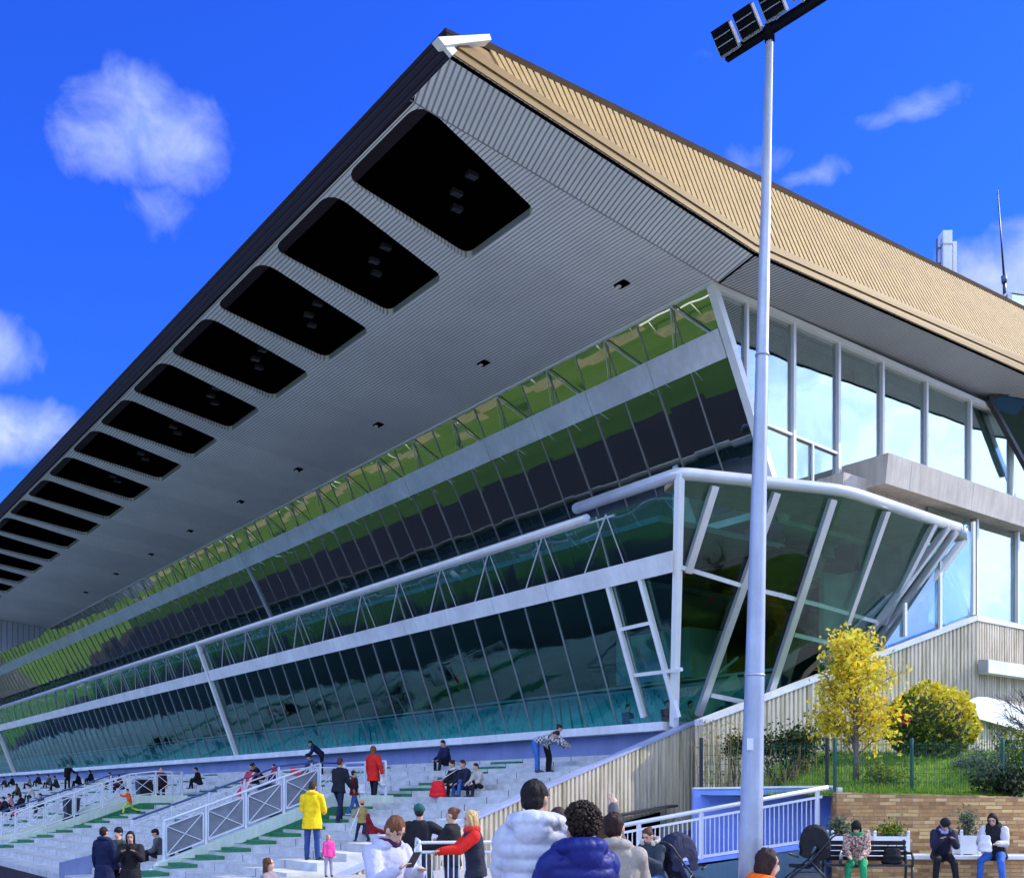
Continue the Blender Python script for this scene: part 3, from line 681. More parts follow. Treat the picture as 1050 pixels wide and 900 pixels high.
# crowd barrier
bq = gpos(468, 13.2)
cb = thing('crowd_barrier', 'white crowd barrier with close upright bars where people lean', 'barrier', Vector((bq.x, bq.y, 0)), R(8))
M['barrier_white'] = m_plain('barrier_white', (.66, .67, .70), .4, .1, .06, 3.)
w = .52
fr = MB().tube([(-w, 0, .12), (-w, 0, 1.02), (-w+.08, 0, 1.10), (w-.08, 0, 1.10), (w, 0, 1.02), (w, 0, .12)], .021, 10).tube([(-w, 0, .18), (w, 0, .18)], .018, 8).tube([(-w, 0, .98), (w, 0, .98)], .018, 8)
L_(fr.build('frame', M['barrier_white'], cb))
for i in range(1, 15): L_(MB().tube([(-w+2*w*i/15, 0, .18), (-w+2*w*i/15, 0, .98)], .0095, 6).build('bar', M['barrier_white'], cb))
for sx in (-1, 1): L_(MB().tube([(sx*w*.85, -.3, .02), (sx*w*.85, 0, .12), (sx*w*.85, .3, .02)], .02, 8).build('foot', M['barrier_white'], cb))
cb2 = thing('crowd_barrier', 'second white barrier standing at right angles behind the first', 'barrier', Vector((bq.x-.55, bq.y+.65, 0)), R(98))
for ch in list(cb.children):
    c = ch.copy(); COL.objects.link(c); c.parent = cb2
# bench
bb = gpos(884, 19.0)
be = thing('park_bench', 'black slatted bench with curved iron ends in front of the brick wall', 'bench', bb, R(-6))
for i in range(4): L_(MB().aabox(-.80, .80, -.42+.105*i, -.335+.105*i, .42, .45).build('seat_slat', M['metal_black'], be))
for i in range(4): L_(MB().box((0, .055+.012*i, .54+.095*i), X3, Vector((0, .25, -.97)).normalized(), Vector((0, .97, .25)).normalized(), .80, .038, .014).build('back_slat', M['metal_black'], be))
for sx in (-.78, .78):
    e = MB().tube([(sx, -.44, 0), (sx, -.40, .22), (sx, -.42, .42)], .026, 8).tube([(sx, .16, 0), (sx, .02, .22), (sx, .0, .42), (sx, .06, .65), (sx, .13, .88)], .026, 8)
    e.tube([(sx, -.42, .42), (sx, 0, .42)], .024, 8).tube([(sx, -.42, .42), (sx, -.46, .58), (sx, -.38, .66), (sx, -.1, .65), (sx, .055, .66)], .024, 8)
    L_(e.build('end_frame', M['metal_black'], be))
# bags and bottle
def sack(name, label, cat, loc, w, d, h, col, handle=True, rz=0, group=None, sag=.6):
    t = thing(name, label, cat, loc, R(rz), group); f = Fig()
    rings = []
    for i in range(9):
        k = i/8; s_ = (1-.25*k**2)*(1+.08*math.sin(i*2.1)); rings.append((Vector((0, 0, h*k)), X3, Vector((0, 1, 0)), w/2*s_*(.85+.15*math.sin(math.pi*min(1, k*2))), d/2*s_*(1-.55*k**3)))
    f.loft(rings, 16); f.skinned('bag_body', cloth(col, .6), t, .014, 1, .012)
    if handle: L_(MB().tube([(-w*.25, 0, h*.95), (-w*.18, 0, h*1.25), (w*.18, 0, h*1.25), (w*.25, 0, h*.95)], .009, 6).build('bag_handle', cloth(col, .6), t))
    return t
q = be.location; sack('handbag', 'black handbag on the bench beside the green leggings', 'bag', Vector((q.x+.50, q.y-.15, .452)), .40, .2, .28, (.012, .012, .014), rz=-6)
bt_ = thing('bottle', 'clear plastic bottle standing on the bench slats', 'bottle', Vector((q.x-.42, q.y-.10, .452)))
L_(MB().tube([(0, 0, 0), (0, 0, .16), (0, 0, .20), (0, 0, .23)], [.034, .034, .014, .013], 12).build('bottle_body', M['chrome'], bt_)); L_(MB().tube([(0, 0, .231), (0, 0, .25)], .015, 10).build('cap', M['barrier_white'], bt_))
rb_ = gpos(449, 28.6); rbz = ter_z(uv(rb_)[1])
rbag = sack('red_bag', 'bright red carrier bag standing on the steps by the seated trio', 'bag', Vector((rb_.x, rb_.y, rbz)), .52, .34, .44, (.70, .012, .02), True, -20)
st1 = thing('flag_stick', 'thin white flag stick leaning from the red bag to the seated trio', 'stick', rb_+UP*(rbz+.45))
L_(MB().tube([(.02, 0, -.02), (.68, .3, .42)], .011, 6).build('stick', M['barrier_white'], st1))
q = gpos(364, 24.4); z = ter_z(uv(q)[1])
st2 = thing('walking_stick', 'pale stick held by the child in the orange hat', 'stick', Vector((q.x, q.y, z)))
L_(MB().tube([(-.20, -.15, .0), (.10, .0, .78)], .011, 6).build('stick', M['barrier_white'], st2))
q = gpos(379, 24.6); z = ter_z(uv(q)[1])
rc = thing('red_coat', 'dark red coat dropped in a heap behind the small child', 'coat', Vector((q.x, q.y, z)))
f = Fig(); f.loft([(Vector((0, 0, 0)), X3, Vector((0, 1, 0)), .19, .15), (Vector((-.02, 0, .15)), X3, Vector((0, 1, 0)), .14, .11), (Vector((-.05, 0, .36)), X3, Vector((0, 1, 0)), .08, .07), (Vector((-.06, 0, .48)), X3, Vector((0, 1, 0)), .04, .04)], 14); f.limb([(.1, 0, .12), (.34, -.05, .04)], [.07, .05]); f.skinned('cloth', cloth((.17, .006, .014)), rc, .016, 1, .02)
q = gpos(308, 43.4); z = ter_z(uv(q)[1])
cr = thing('red_crate', 'red plastic crate on the top step below the blue wall', 'crate', Vector((q.x, q.y, z)), R(-40))
M['crate_red'] = m_plain('crate_red', (.60, .02, .025), .45, 0, .12, 4.)
c = MB()
for sx in (-1, 1): c.aabox(sx*.36-.012, sx*.36+.012, -.24, .24, 0, .34); c.aabox(-.36, .36, sx*.24-.012, sx*.24+.012, 0, .10); c.aabox(-.36, .36, sx*.24-.012, sx*.24+.012, .14, .22); c.aabox(-.36, .36, sx*.24-.012, sx*.24+.012, .26, .34)
c.aabox(-.35, .35, -.23, .23, 0, .02); L_(c.build('crate_body', M['crate_red'], cr, fix=False))
q = gpos(257, 41.0); z = ter_z(uv(q)[1])
rj = thing('red_flag', 'red and white cloth hung over the steps below the people in black', 'flag', Vector((q.x, q.y, z)), R(-50))
g = MB(); n = 10
vs = [(-.45+.9*i/n, .10*math.sin(i*1.9)-.5*(1-j/6), -.22+1.0*(j/6)+.04*math.sin(i*1.3)) for j in range(7) for i in range(n+1)]
g.add(vs, [(j*(n+1)+i, j*(n+1)+i+1, (j+1)*(n+1)+i+1, (j+1)*(n+1)+i) for j in range(6) for i in range(n)], True)
g.add([(x, y+.012, z_) for x, y, z_ in vs], [(j*(n+1)+i, (j+1)*(n+1)+i, (j+1)*(n+1)+i+1, j*(n+1)+i+1) for j in range(6) for i in range(n)], True)
m, nt_, out = new_mat('red_white_cloth'); s_ = math_n(nt_, 'FRACT', math_n(nt_, 'MULTIPLY', dotc(nt_, obj_co(nt_), (1, 0, 0)), 2.4)); principled(nt_, out, mixc(nt_, math_n(nt_, 'GREATER_THAN', s_, .68), (.55, .02, .03), (.6, .56, .58)), .8)
L_(g.build('cloth', m, rj, fix=False))
q = gpos(371, 28.4); sack('white_bag', 'white bag carried by the child beside the red coat', 'bag', Vector((q.x, q.y, ter_z(uv(q)[1])+.62)), .24, .16, .26, (.6, .6, .62), True, 30)
q = gpos(158.5, 43.8); sack('black_bag', 'black shoulder bag held at the side of the person on the left steps', 'bag', Vector((q.x, q.y, ter_z(uv(q)[1])+.45)), .36, .18, .42, (.012, .012, .014), True, 20)
q = gpos(393, 30.4); sack('white_glove_bag', 'small white bag in the hand of the red coated person', 'bag', Vector((q.x, q.y, ter_z(uv(q)[1])+.50)), .20, .12, .30, (.62, .62, .64), True, 30)
q = gpos(1010, 19.1); sack('paper_bag', 'white paper bag on the lap of the person in blue jeans', 'bag', Vector((q.x, q.y, .66)), .26, .16, .30, (.62, .62, .70), False, -30)
# folding stool below the parka
q = gpos(671, 15.2)
so_ = thing('folding_stool', 'dark folding stool under the person in the fur hooded parka', 'stool', q, R(-40))
L_(MB().aabox(-.22, .22, -.2, .22, .375, .40).build('seat', M['plastic_black'], so_))
for sx in (-1, 1): L_(MB().bar((sx*.19, -.2, 0), (sx*.19, .2, .375), .025, .025).bar((sx*.17, .2, 0), (sx*.17, -.2, .375), .025, .025).build('legs', M['metal_black'], so_))
# pushchairs
def pushchair(label, loc, rz, s=1., hood_open=True, col=(.012, .012, .015), fold=False):
    t = thing('pushchair', label, 'pushchair', loc, R(rz)); t.scale = (s, s, s)
    mc = cloth(col, .75)
    fr = MB()
    for sx in (-.24, .24):
        fr.tube([(sx, -.42, .16), (sx, .05, .55), (sx, .42, .98), (sx, .52, 1.04)], .016, 8); fr.tube([(sx, .38, .16), (sx, .05, .55)], .016, 8)
    fr.tube([(-.24, .52, 1.04), (.24, .52, 1.04)], .02, 8).tube([(-.24, .38, .16), (.24, .38, .16)], .014, 8).tube([(-.24, -.42, .16), (.24, -.42, .16)], .014, 8)
    L_(fr.build('frame', M['chrome'] if not fold else M['metal_black'], t))
    for sx in (-.27, .27):
        for y, r in ((-.42, .10), (.38, .13)):
            wl = L_(MB().tube([(sx-.022, y, r), (sx+.022, y, r)], r, 20).build('wheel', M['plastic_black'], t)); L_(MB().tube([(sx-.026, y, r), (sx+.026, y, r)], r*.55, 14).build('hub', M['chrome'], wl))
    st_ = Fig(); st_.loft([(Vector((0, -.30, .46)), X3, Vector((0, .3, 1)).normalized(), .20, .03), (Vector((0, .05, .44)), X3, Vector((0, .3, 1)).normalized(), .21, .04), (Vector((0, .14, .50)), X3, Vector((0, 1, -.3)).normalized(), .21, .04), (Vector((0, .34, 1.0)), X3, Vector((0, 1, -.3)).normalized(), .18, .03)], 16)
    st_.skinned('seat', mc, t, .018, 2, .004)
    h = Fig(); xr = Vector((0, .9, .44))
    for i in range(9):
        a = math.pi*i/8; c = Vector((0, .30-.16*(1-math.cos(a)), .82+.22*math.sin(a))); r_ = .20+.03*math.sin(a)
        h.loft([(c+Vector((-.20, 0, -.16)), Vector((0, 1, 0)), UP, .10, .08), (c+Vector((-.17, 0, .02)), Vector((0, 1, 0)), UP, .10, .08), (c+Vector((0, 0, .08)), Vector((0, 1, 0)), UP, .10, .08), (c+Vector((.17, 0, .02)), Vector((0, 1, 0)), UP, .10, .08), (c+Vector((.20, 0, -.16)), Vector((0, 1, 0)), UP, .10, .08)], 10)
    h.limb([(-.17, .30, .78), (-.17, .12, .50)], [.06, .05]); h.limb([(.17, .30, .78), (.17, .12, .50)], [.06, .05])
    h.skinned('hood', mc, t, .02, 2, .004)
    bsk = MB().prism([(-.2, -.25, .2), (.2, -.25, .2), (.2, .3, .2), (-.2, .3, .2)], (0, 0, .02))
    for sx in (-.2, .2): bsk.aabox(sx-.01, sx+.01, -.25, .3, .2, .34)
    L_(bsk.build('basket', cloth((.10, .10, .11)), t)); L_(MB().tube([(-.22, -.16, .62), (-.15, -.3, .66), (.15, -.3, .66), (.22, -.16, .62)], .018, 8).build('bumper_bar', M['plastic_black'], t))
    return t
pushchair('black pushchair with large hood left of the bench and the green leggings', gpos(827, 18.3), -100, 1.0, fold=True)
pushchair('dark pushchair with its handle up, right of the seated person in parka', gpos(702, 15.4), 118, .98, fold=True, col=(.02, .022, .05))
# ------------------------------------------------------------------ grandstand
M['soffit'] = m_slats('soffit_slats', tuple(BX), .115, (.88, .89, .95), (.36, .37, .43), .32, .45, .1, (tuple(AX), 3.0))
M['strip'] = m_slats('eave_slats', tuple((BX-AX*.36).normalized()), .125, (.88, .89, .94), (.32, .33, .39), .33, .45, .1)
M['bulk'] = m_slats('bulkhead_slats', tuple(BX), .40, (.62, .62, .70), (.35, .35, .42), .2)
M['fascia'] = m_slats('dark_fascia', (0, 0, 1), .16, (.010, .004, .010), (.003, .002, .004), .25, .95)
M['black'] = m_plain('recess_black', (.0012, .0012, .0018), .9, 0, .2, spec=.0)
M['gold'] = m_plain('gold_metal', (.25, .16, .065), .6, .0, .10, .8, 0, .12)
M['gold_rib'] = m_plain('gold_rib', (.37, .25, .100), .6, .0, .13, 2., spec=.12)
M['gold_dark'] = m_plain('gold_gap', (.050, .030, .014), .8, 0, .2, spec=.05)
M['white_paint'] = m_plain('white_paint', (.78, .78, .76), .4, 0, .05, 1.5)
M['panel_white'] = m_streaked('white_panel', (.74, .74, .74), (.50, .49, .47), .45, .35, .8, .001)
M['tube_white'] = m_plain('tube_paint', (.56, .57, .60), .32, .25, .08, 1.5)
M['alu'] = m_plain('aluminium', (.62, .63, .65), .35, .6, .08, 2.)
M['mullion'] = m_plain('mullion_grey', (.34, .35, .37), .4, .5, .1, 2.)
M['conc_beige'] = m_streaked('beige_concrete', (.46, .42, .36), (.24, .20, .15), .75, .45, .9, .004)
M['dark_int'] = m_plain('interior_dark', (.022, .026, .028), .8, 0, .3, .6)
M['teal_int'] = m_plain('interior_teal', (.40, .60, .60), .6, 0, .25, .8)
M['int_floor'] = m_plain('interior_floor', (.26, .34, .34), .7, 0, .3, 1.)
M['seat_teal'] = m_plain('seat_plastic', (.20, .55, .58), .4, 0, .15, 4.)
M['glass_up'] = m_mirror('mirror_glass', (.003, .004, .004), .42, .0, .0016, (.95, 1, .85))
M['glass_low'] = m_glass('lounge_glass', (.64, .90, .87), .085, .0, .006, (.58, .88, .82))
M['glass_bal'] = m_glass('balcony_glass', (.50, .76, .76), .17, .0, .006, (.72, .97, .92))
M['glass_side'] = m_glass('side_glass', (.62, .80, .80), .42, .01, .006, (.90, .98, .98))
M['glass_end'] = m_glass('facet_glass', (.56, .76, .66), .035, .01, .006, (.9, 1, 1))
M['lampgrey'] = m_plain('lamp_grey', (.022, .022, .028), .5, 0, .2)
gs = thing('grandstand', 'huge glass and concrete grandstand under a jutting grey slatted roof with gold edge', 'grandstand', P(60, 26, 0))
def part(name, mb, mat, parent=None, **kw): return mb.build(name, mat, parent or gs, **kw)
U_END = 150.0
# --- roof
SO_V0, SO_Z0, SO_S = 20.5, 15.15, .10
def so_z(v): return SO_Z0 + SO_S*(SO_V0-v)
VF = 11.26
soff_n = (BX*SO_S + UP).normalized(); soff_p = P(0, SO_V0, SO_Z0)
def on_soffit(px, py): return on_plane(px, py, soff_p, soff_n)
# opening shape from the nearest four recesses
ops = []
PER = 4.0; OP0 = 18.25; NOP = 30
def loop_opening(u0, n=10):
    # rounded four-sided hole, a little skewed: corners (u,v)
    c = [(u0-.08, 11.43), (u0+3.27, 11.43), (u0+3.95, 15.40), (u0+1.08, 15.40)]
    rad = [.60, .55, .30, .32]; pts = []
    for i in range(4):
        p = Vector((*c[i], 0)); a = Vector((*c[i-1], 0)); b = Vector((*c[(i+1) % 4], 0))
        da = (a-p).normalized(); db = (b-p).normalized()
        p0 = p+da*rad[i]; p1 = p+db*rad[i]
        for k in range(n+1):
            t = k/n; pts.append((p0*(1-t)**2 + p*2*t*(1-t) + p1*t*t).to_2d())
    return pts
U0S = 18.3                       # crease: where the end strip begins
V_BACK_OP = 15.8
mb = MB()
def sp(u, v, dz=0): return P(u, v, so_z(v)+dz)
for k in range(NOP):
    u0 = OP0+PER*k
    loop = loop_opening(u0)
    # sheared cell so that neighbours share edges
    sh = lambda v: .62*(v-11.52)/3.7*1.35
    ulo = (lambda v: U0S) if k == 0 else (lambda v, u=u0: u-.39+sh(v))
    uhi = lambda v, u=u0: u+PER-.39+sh(v)
    c = sum((Vector(p) for p in loop), Vector((0, 0)))/len(loop)
    outer = []
    for p in loop:
        d = (Vector(p)-c); best = 9e9
        for ts in np.linspace(1.0, 4, 301):
            q = c+d*float(ts)
            if q.y <= VF or q.y >= V_BACK_OP or q.x <= ulo(q.y) or q.x >= uhi(q.y): best = ts; break
        q = c+d*float(min(best, 4)); q.y = min(max(q.y, VF), V_BACK_OP); q.x = min(max(q.x, ulo(q.y)), uhi(q.y)); outer.append(q)
    # snap the outer ring to the cell corners
    for cu, cv in ((ulo(VF), VF), (uhi(VF), VF), (uhi(V_BACK_OP), V_BACK_OP), (ulo(V_BACK_OP), V_BACK_OP)):
        i = min(range(len(outer)), key=lambda j: (outer[j]-Vector((cu, cv))).length); outer[i] = Vector((cu, cv))
    n = len(loop)
    mb.add([sp(*p) for p in loop]+[sp(q.x, q.y) for q in outer], [(i, (i+1) % n, n+(i+1) % n, n+i) for i in range(n)])
    # recess
    e = tag(bpy.data.objects.new('x', None)) if False else None
    rm = MB(); rim = [sp(*p) for p in loop]; rimt = [sp(*p, .07+.10*max(0, (p[1]-14.2)/1.2)) for p in loop]
    rm.add(rim+rimt, [(i, (i+1) % n, n+(i+1) % n, n+i) for i in range(n)])
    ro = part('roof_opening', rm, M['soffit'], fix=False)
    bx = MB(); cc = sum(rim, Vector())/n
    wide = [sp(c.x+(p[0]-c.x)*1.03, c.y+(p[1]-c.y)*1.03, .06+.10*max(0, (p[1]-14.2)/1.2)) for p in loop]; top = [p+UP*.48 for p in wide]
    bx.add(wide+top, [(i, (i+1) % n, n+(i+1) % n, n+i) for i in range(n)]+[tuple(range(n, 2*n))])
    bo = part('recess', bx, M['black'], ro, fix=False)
    if k < 8:
        for (fu, fv) in ((1.75, 14.0), (2.55, 14.1), (3.05, 14.45)):
            lm = MB(); lc = sp(u0+fu, fv, .52)
            lm.box(lc, AX, BX, UP, .09, .14, .05)
            part('floodlight', lm, M['lampgrey'], ro)
uend0 = OP0+PER*NOP
# remaining sheet between the recesses and the glass, cut in bays
ul = .62*(V_BACK_OP-11.52)/3.7*1.35
mb.add([sp(U0S, V_BACK_OP), sp(uend0-.39+ul, V_BACK_OP), sp(uend0-.39+ul, 20.72), sp(U0S, 20.72)], [(0, 1, 2, 3)])
part('roof_soffit', mb, M['soffit'], weld=True)
# end strip under the gold edge
tipB = at_u(464.5, 57, 16.6); kinkB = at_u(776, 259.5, 16.6); rightB = at_u(1050, 381.7, 16.6)
rightB = kinkB + (rightB-kinkB)*1.5
tipT = at_u(471, 44.5, 16.68); kinkT = at_u(772, 244.5, 16.68); rightT = at_u(1050, 367, 16.68); rightT = kinkT+(rightT-kinkT)*1.5
ridL = at_u(497, 49.5, 17.06); ridR = at_u(1050, 318.5, 18.6); ridR = ridL+(ridR-ridL)*1.30
cr0 = sp(U0S, VF); cr1 = sp(U0S, 20.72)
part('eave_strip', MB().quad(tipB, kinkB, cr1, cr0), M['strip'], fix=False)
sideR = P(16.6, uv(rightB)[1], 15.05)
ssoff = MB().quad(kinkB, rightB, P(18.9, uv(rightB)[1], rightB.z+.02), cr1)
M['side_soffit'] = m_slats('shaded_soffit_slats', tuple(BX), .125, (.52, .53, .56), (.15, .15, .17), .38, .45, .1)  # soffit slats again, their shade painted in as a darker tone
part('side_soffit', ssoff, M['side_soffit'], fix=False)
# gold edging in two strips, and the ribbed gold cladding above

ge = MB()
outw = -AX
for (t0, t1, off) in ((.0, .46, .035), (.50, 1.0, .07)):
    a = [lerp(tipB, tipT, t0), lerp(kinkB, kinkT, t0), lerp(rightB, rightT, t0)]
    b = [lerp(tipB, tipT, t1), lerp(kinkB, kinkT, t1), lerp(rightB, rightT, t1)]
    for i in range(2):
        ge.prism([a[i], a[i+1], b[i+1], b[i]], outw*off)
part('gold_edging', ge, M['gold'])
ge = MB()
ge.prism([tipB+AX*.02, kinkB+AX*.02, kinkT+AX*.02, tipT+AX*.02], AX*.05).prism([kinkB+AX*.02, rightB+AX*.02, rightT+AX*.02, kinkT+AX*.02], AX*.05)
part('edging_backing', ge, M['gold_dark'])
sh = MB(); sh.add([tipT, kinkT, rightT, ridR, ridL], [(0, 1, 2, 3, 4)])
gc = MB().add([tipT, kinkT, ridL], [(0, 1, 2)]).add([kinkT, rightT, ridR, ridL], [(0, 1, 2, 3)])
gcl = part('gold_cladding', gc, M['gold'], weld=True)
# standing seams: start on the lower line at equal steps of v, end on the ridge line at the same v
rb = MB(); rd = MB()
vt, vk, vr = uv(tipT)[1], uv(kinkT)[1], uv(rightT)[1]; v0r, v1r = uv(ridL)[1], uv(ridR)[1]
v = vt+.25
while v < vr:
    lo = lerp(tipT, kinkT, (v-vt)/(vk-vt)) if v < vk else lerp(kinkT, rightT, (v-vk)/(vr-vk))
    t = (v-v0r)/(v1r-v0r)
    hi = lerp(ridL, ridR, t)
    if t < 0:
        v += .20; continue
    nrm = (hi-lo).cross(BX).normalized()
    if nrm.dot(-AX) < 0: nrm = -nrm
    rb.bar(lo+nrm*.02, hi+nrm*.02, .135, .04, nrm)
    rd.bar(lo+nrm*.004+BX*.10, hi+nrm*.004+BX*.10, .062, .012, nrm)
    v += .20
part('standing_seams', rb, M['gold_rib'], gcl); part('seam_gaps', rd, M['gold_dark'], gcl)
part('ridge_flashing', MB().bar(ridL-BX*.3, ridR, .16, .14).bar(ridL, ridR, .05, .3), M['gold_dark'], gcl)
# dark front fascia and its white end cap
FO = (11.10, 16.58)
fz = so_z(VF)
fa = MB().prism([P(16.75, VF, fz-.01), P(16.75, FO[0], FO[1]), P(16.75, FO[0]+.5, FO[1]+.02), P(16.75, VF+.5, fz)], AX*(U_END-16.75))
part('front_fascia', fa, M['fascia'])
tp = MB().prism([at_u(449, 39, 16.55), at_u(464, 57, 16.55), at_u(469, 52, 16.55), at_u(458, 40, 16.55)], AX*.1)
t0 = at_u(449, 38, 16.5); t1 = at_u(502, 35, 16.5); t2 = at_u(504, 41, 16.5); t3 = at_u(456, 46.5, 16.5)
tp.prism([t0, t1, t2, t3], AX*.22)
part('tip_cap', tp, M['white_paint'])
# deck closing the roof above
dk = MB().prism([P(17.3, 11.62, FO[1]-.03), P(17.3, 12.2, 16.95), P(17.6, 46, 17.6), P(17.6, 46, 17.4), P(17.3, 12.25, 16.8), P(17.3, 11.7, FO[1]-.06)], AX*(U_END-17.4))
part('roof_deck', dk, M['mullion'])
# soffit hatches
for (px, py) in ((638, 291), (496, 372), (388, 435), (306, 481), (247, 514), (195, 544), (155, 568), (119, 588), (88, 607)):
    c = on_soffit(px, py); u, v = uv(c)
    h = part('soffit_hatch', MB().box(c-UP*.012, AX, BX, UP, .19, .125, .03), M['black'])
    part('hatch_lamp', MB().box(c-UP*.05+AX*.08-BX*.06, AX, BX, UP, .06, .045, .035), M['white_paint'], h)

bk_ = [P(89, 20.6, so_z(20.6)-.03), P(89, 12.2, so_z(12.2)-.03), P(89, 12.2, so_z(12.2)-5.4), P(89, 20.0, so_z(20.6)-.75)]
part('far_bulkhead', MB().prism(bk_, AX*.2), M['bulk'])
# fine cover strip along the crease and the foot of the eave strip
part('crease_strip', MB().bar(cr0-UP*.010, cr1-UP*.010, .022, .015), M['mullion'])
part('eave_gap', MB().bar(tipB-UP*.02+AX*.05, kinkB-UP*.02+AX*.05, .06, .03).bar(kinkB-UP*.02+AX*.05, rightB-UP*.02+AX*.05, .06, .03), M['black'])
part('soffit_end_joint', MB().bar(kinkB-UP*.012, cr1-UP*.012, .05, .02), M['black'])
# --- upper front: glass leaning out over the balcony
def up_v(z): return 20.62+(15.13-z)*.525
UE = 18.5
def jit(q, n, a=.010): return [p+n*random.uniform(-a, a) for p in q]
def upp(u, z, off=0.): return P(u, up_v(z)-off*.885, z-off*.466)
nU = Vector(upp(0, 10, 1)-upp(0, 10, 0))
B = 1.34; NB = 58
ZB0, ZB1, ZT, ZLO = 13.54, 14.14, 15.11, 8.9
for k in range(NB):
    u0, u1 = UE+.12+B*k, UE+.12+B*(k+1)
    w = part('gallery_window', MB().prism(jit([upp(u0, ZLO), upp(u1, ZLO), upp(u1, ZB0), upp(u0, ZB0)], nU, .016), nU*.02), M['glass_up'])
    part('mullion', MB().bar(upp(u1, ZLO, .03), upp(u1, ZB0, .03), .024, .05, nU), M['mullion'], w)
    w = part('clerestory_pane', MB().prism(jit([upp(u0, ZB1), upp(u1, ZB1), upp(u1, ZT), upp(u0, ZT)], nU, .012), nU*.02), M['glass_up'])
    part('mullion', MB().bar(upp(u1, ZB1, .03), upp(u1, ZT, .03), .022, .04, nU), M['mullion'], w)
ue = UE+.12+B*NB
for nm, za, zb in (('gallery_windows_far', ZLO, ZB0), ('clerestory_far', ZB1, ZT)):
    w = part(nm, MB().prism([upp(ue, za), upp(U_END, za), upp(U_END, zb), upp(ue, zb)], nU*.02), M['glass_up'])
    mm = MB()
    for k in range(1, int((U_END-ue)/B)): mm.bar(upp(ue+B*k, za, .03), upp(ue+B*k, zb, .03), .035, .05, nU)
    part('mullions', mm, M['mullion'], w)
# white band in panels
k = 0; u = UE+.1
while u < U_END:
    u2 = min(u+2.68, U_END)
    bandm = MB().prism([upp(u+.012, ZB0-.04, .02), upp(u2-.012, ZB0-.04, .02), upp(u2-.012, ZB1+.04, .02), upp(u+.012, ZB1+.04, .02)], nU*.13)
    part('white_band_panel', bandm, M['panel_white']); u = u2
part('band_shadow_gap', MB().prism([upp(UE+.1, ZB0-.03), upp(U_END, ZB0-.03), upp(U_END, ZB1+.03), upp(UE+.1, ZB1+.03)], nU*.05), M['black'])
part('head_rail', MB().bar(upp(UE, ZT+.03, .05), upp(U_END, ZT+.03, .05), .09, .07), M['white_paint'])
# zigzag bracing and rail behind the clerestory
u = UE+.4
while u < 110:
    zz = MB(); zz.bar(upp(u, ZB1, .10), upp(u+1.0, ZT, .10), .035, .035, nU); zz.bar(upp(u+1.0, ZT, .10), upp(u+1.35, ZB1, .10), .025, .025, nU); u += 2.68
    part('clerestory_brace', zz, M['alu'])
# light strong post on two bays
for uu in (UE+.12+B*24,):
    part('gallery_post', MB().bar(upp(uu, ZLO, .08), upp(uu, ZB0, .08), .09, .12, nU), M['white_paint'])
# inside of the upper level
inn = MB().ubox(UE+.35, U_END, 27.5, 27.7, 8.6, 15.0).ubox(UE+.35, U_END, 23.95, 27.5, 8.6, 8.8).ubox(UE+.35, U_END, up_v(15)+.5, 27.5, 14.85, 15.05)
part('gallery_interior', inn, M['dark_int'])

# --- lower front: lounge glass leaning out over the terrace
ZL, ZTOP = 3.72, 9.40
def lo_v(z): return 20.9-(z-ZL)*.37
def lop(u, z, off=0.): return P(u, lo_v(z)-off*.938, z-off*.347)
nL = Vector(lop(0, 5, 1)-lop(0, 5, 0))
def lo_ue(z): return 20.1-(z-ZL)*(2.3/5.94)
ZM0, ZM1 = 7.485, 7.976
def lend(z, off=0.): return lop(lo_ue(z), z, off)
us = [21.0+B*k for k in range(62)]
for k in range(len(us)):
    uA, uB = (None, us[0]) if k == 0 else (us[k-1], us[k])
    for nm, za, zb, mt, mull in (('lounge_window', ZL, ZM0, 'glass_low', True), ('balcony_pane', ZM1, ZTOP-.12, 'glass_bal', k % 2 == 0)):
        a0 = lend(za) if uA is None else lop(uA, za); a1 = lend(zb) if uA is None else lop(uA, zb)
        w = part(nm, MB().prism(jit([a0, lop(uB, za), lop(uB, zb), a1], nL, .012), nL*.02), M[mt])
        if mull: part('mullion', MB().bar(lop(uB, za, .03), lop(uB, zb, .03), .024, .05, nL), M['mullion'], w)
ue = us[-1]
for nm, za, zb, mt in (('lounge_windows_far', ZL, ZM0, 'glass_low'), ('balcony_panes_far', ZM1, ZTOP-.12, 'glass_bal')):
    part(nm, MB().prism([lop(ue, za), lop(U_END, za), lop(U_END, zb), lop(ue, zb)], nL*.02), M[mt])
u = 21.0
while u < U_END:
    u2 = min(u+2.68, U_END)
    ua = lo_ue(ZM0)+.05 if u == 21.0 else u
    part('white_beam_panel', MB().prism([lop(ua+.012, ZM0, .03), lop(u2-.012, ZM0, .03), lop(u2-.012, ZM1, .03), lop((lo_ue(ZM1)+.05 if u == 21.0 else u)+.012, ZM1, .03)], nL*.14), M['panel_white'])
    u = u2
part('beam_core', MB().prism([lend(ZM0+.02), lop(U_END, ZM0+.02), lop(U_END, ZM1-.02), lend(ZM1-.02)], nL*.05), M['mullion'])
# V braces of the balcony front
for k in range(40):
    u = 20.2+2.68*k
    vb = MB().bar(lop(u+.35, ZTOP-.15, .09), lop(u+1.75, ZM1, .09), .034, .034, nL)
    vb.bar(lop(u+.35, ZTOP-.15, .09), lop(u+.15, ZM1, .09), .022, .022, nL)
    part('balcony_brace', vb, M['tube_white'])
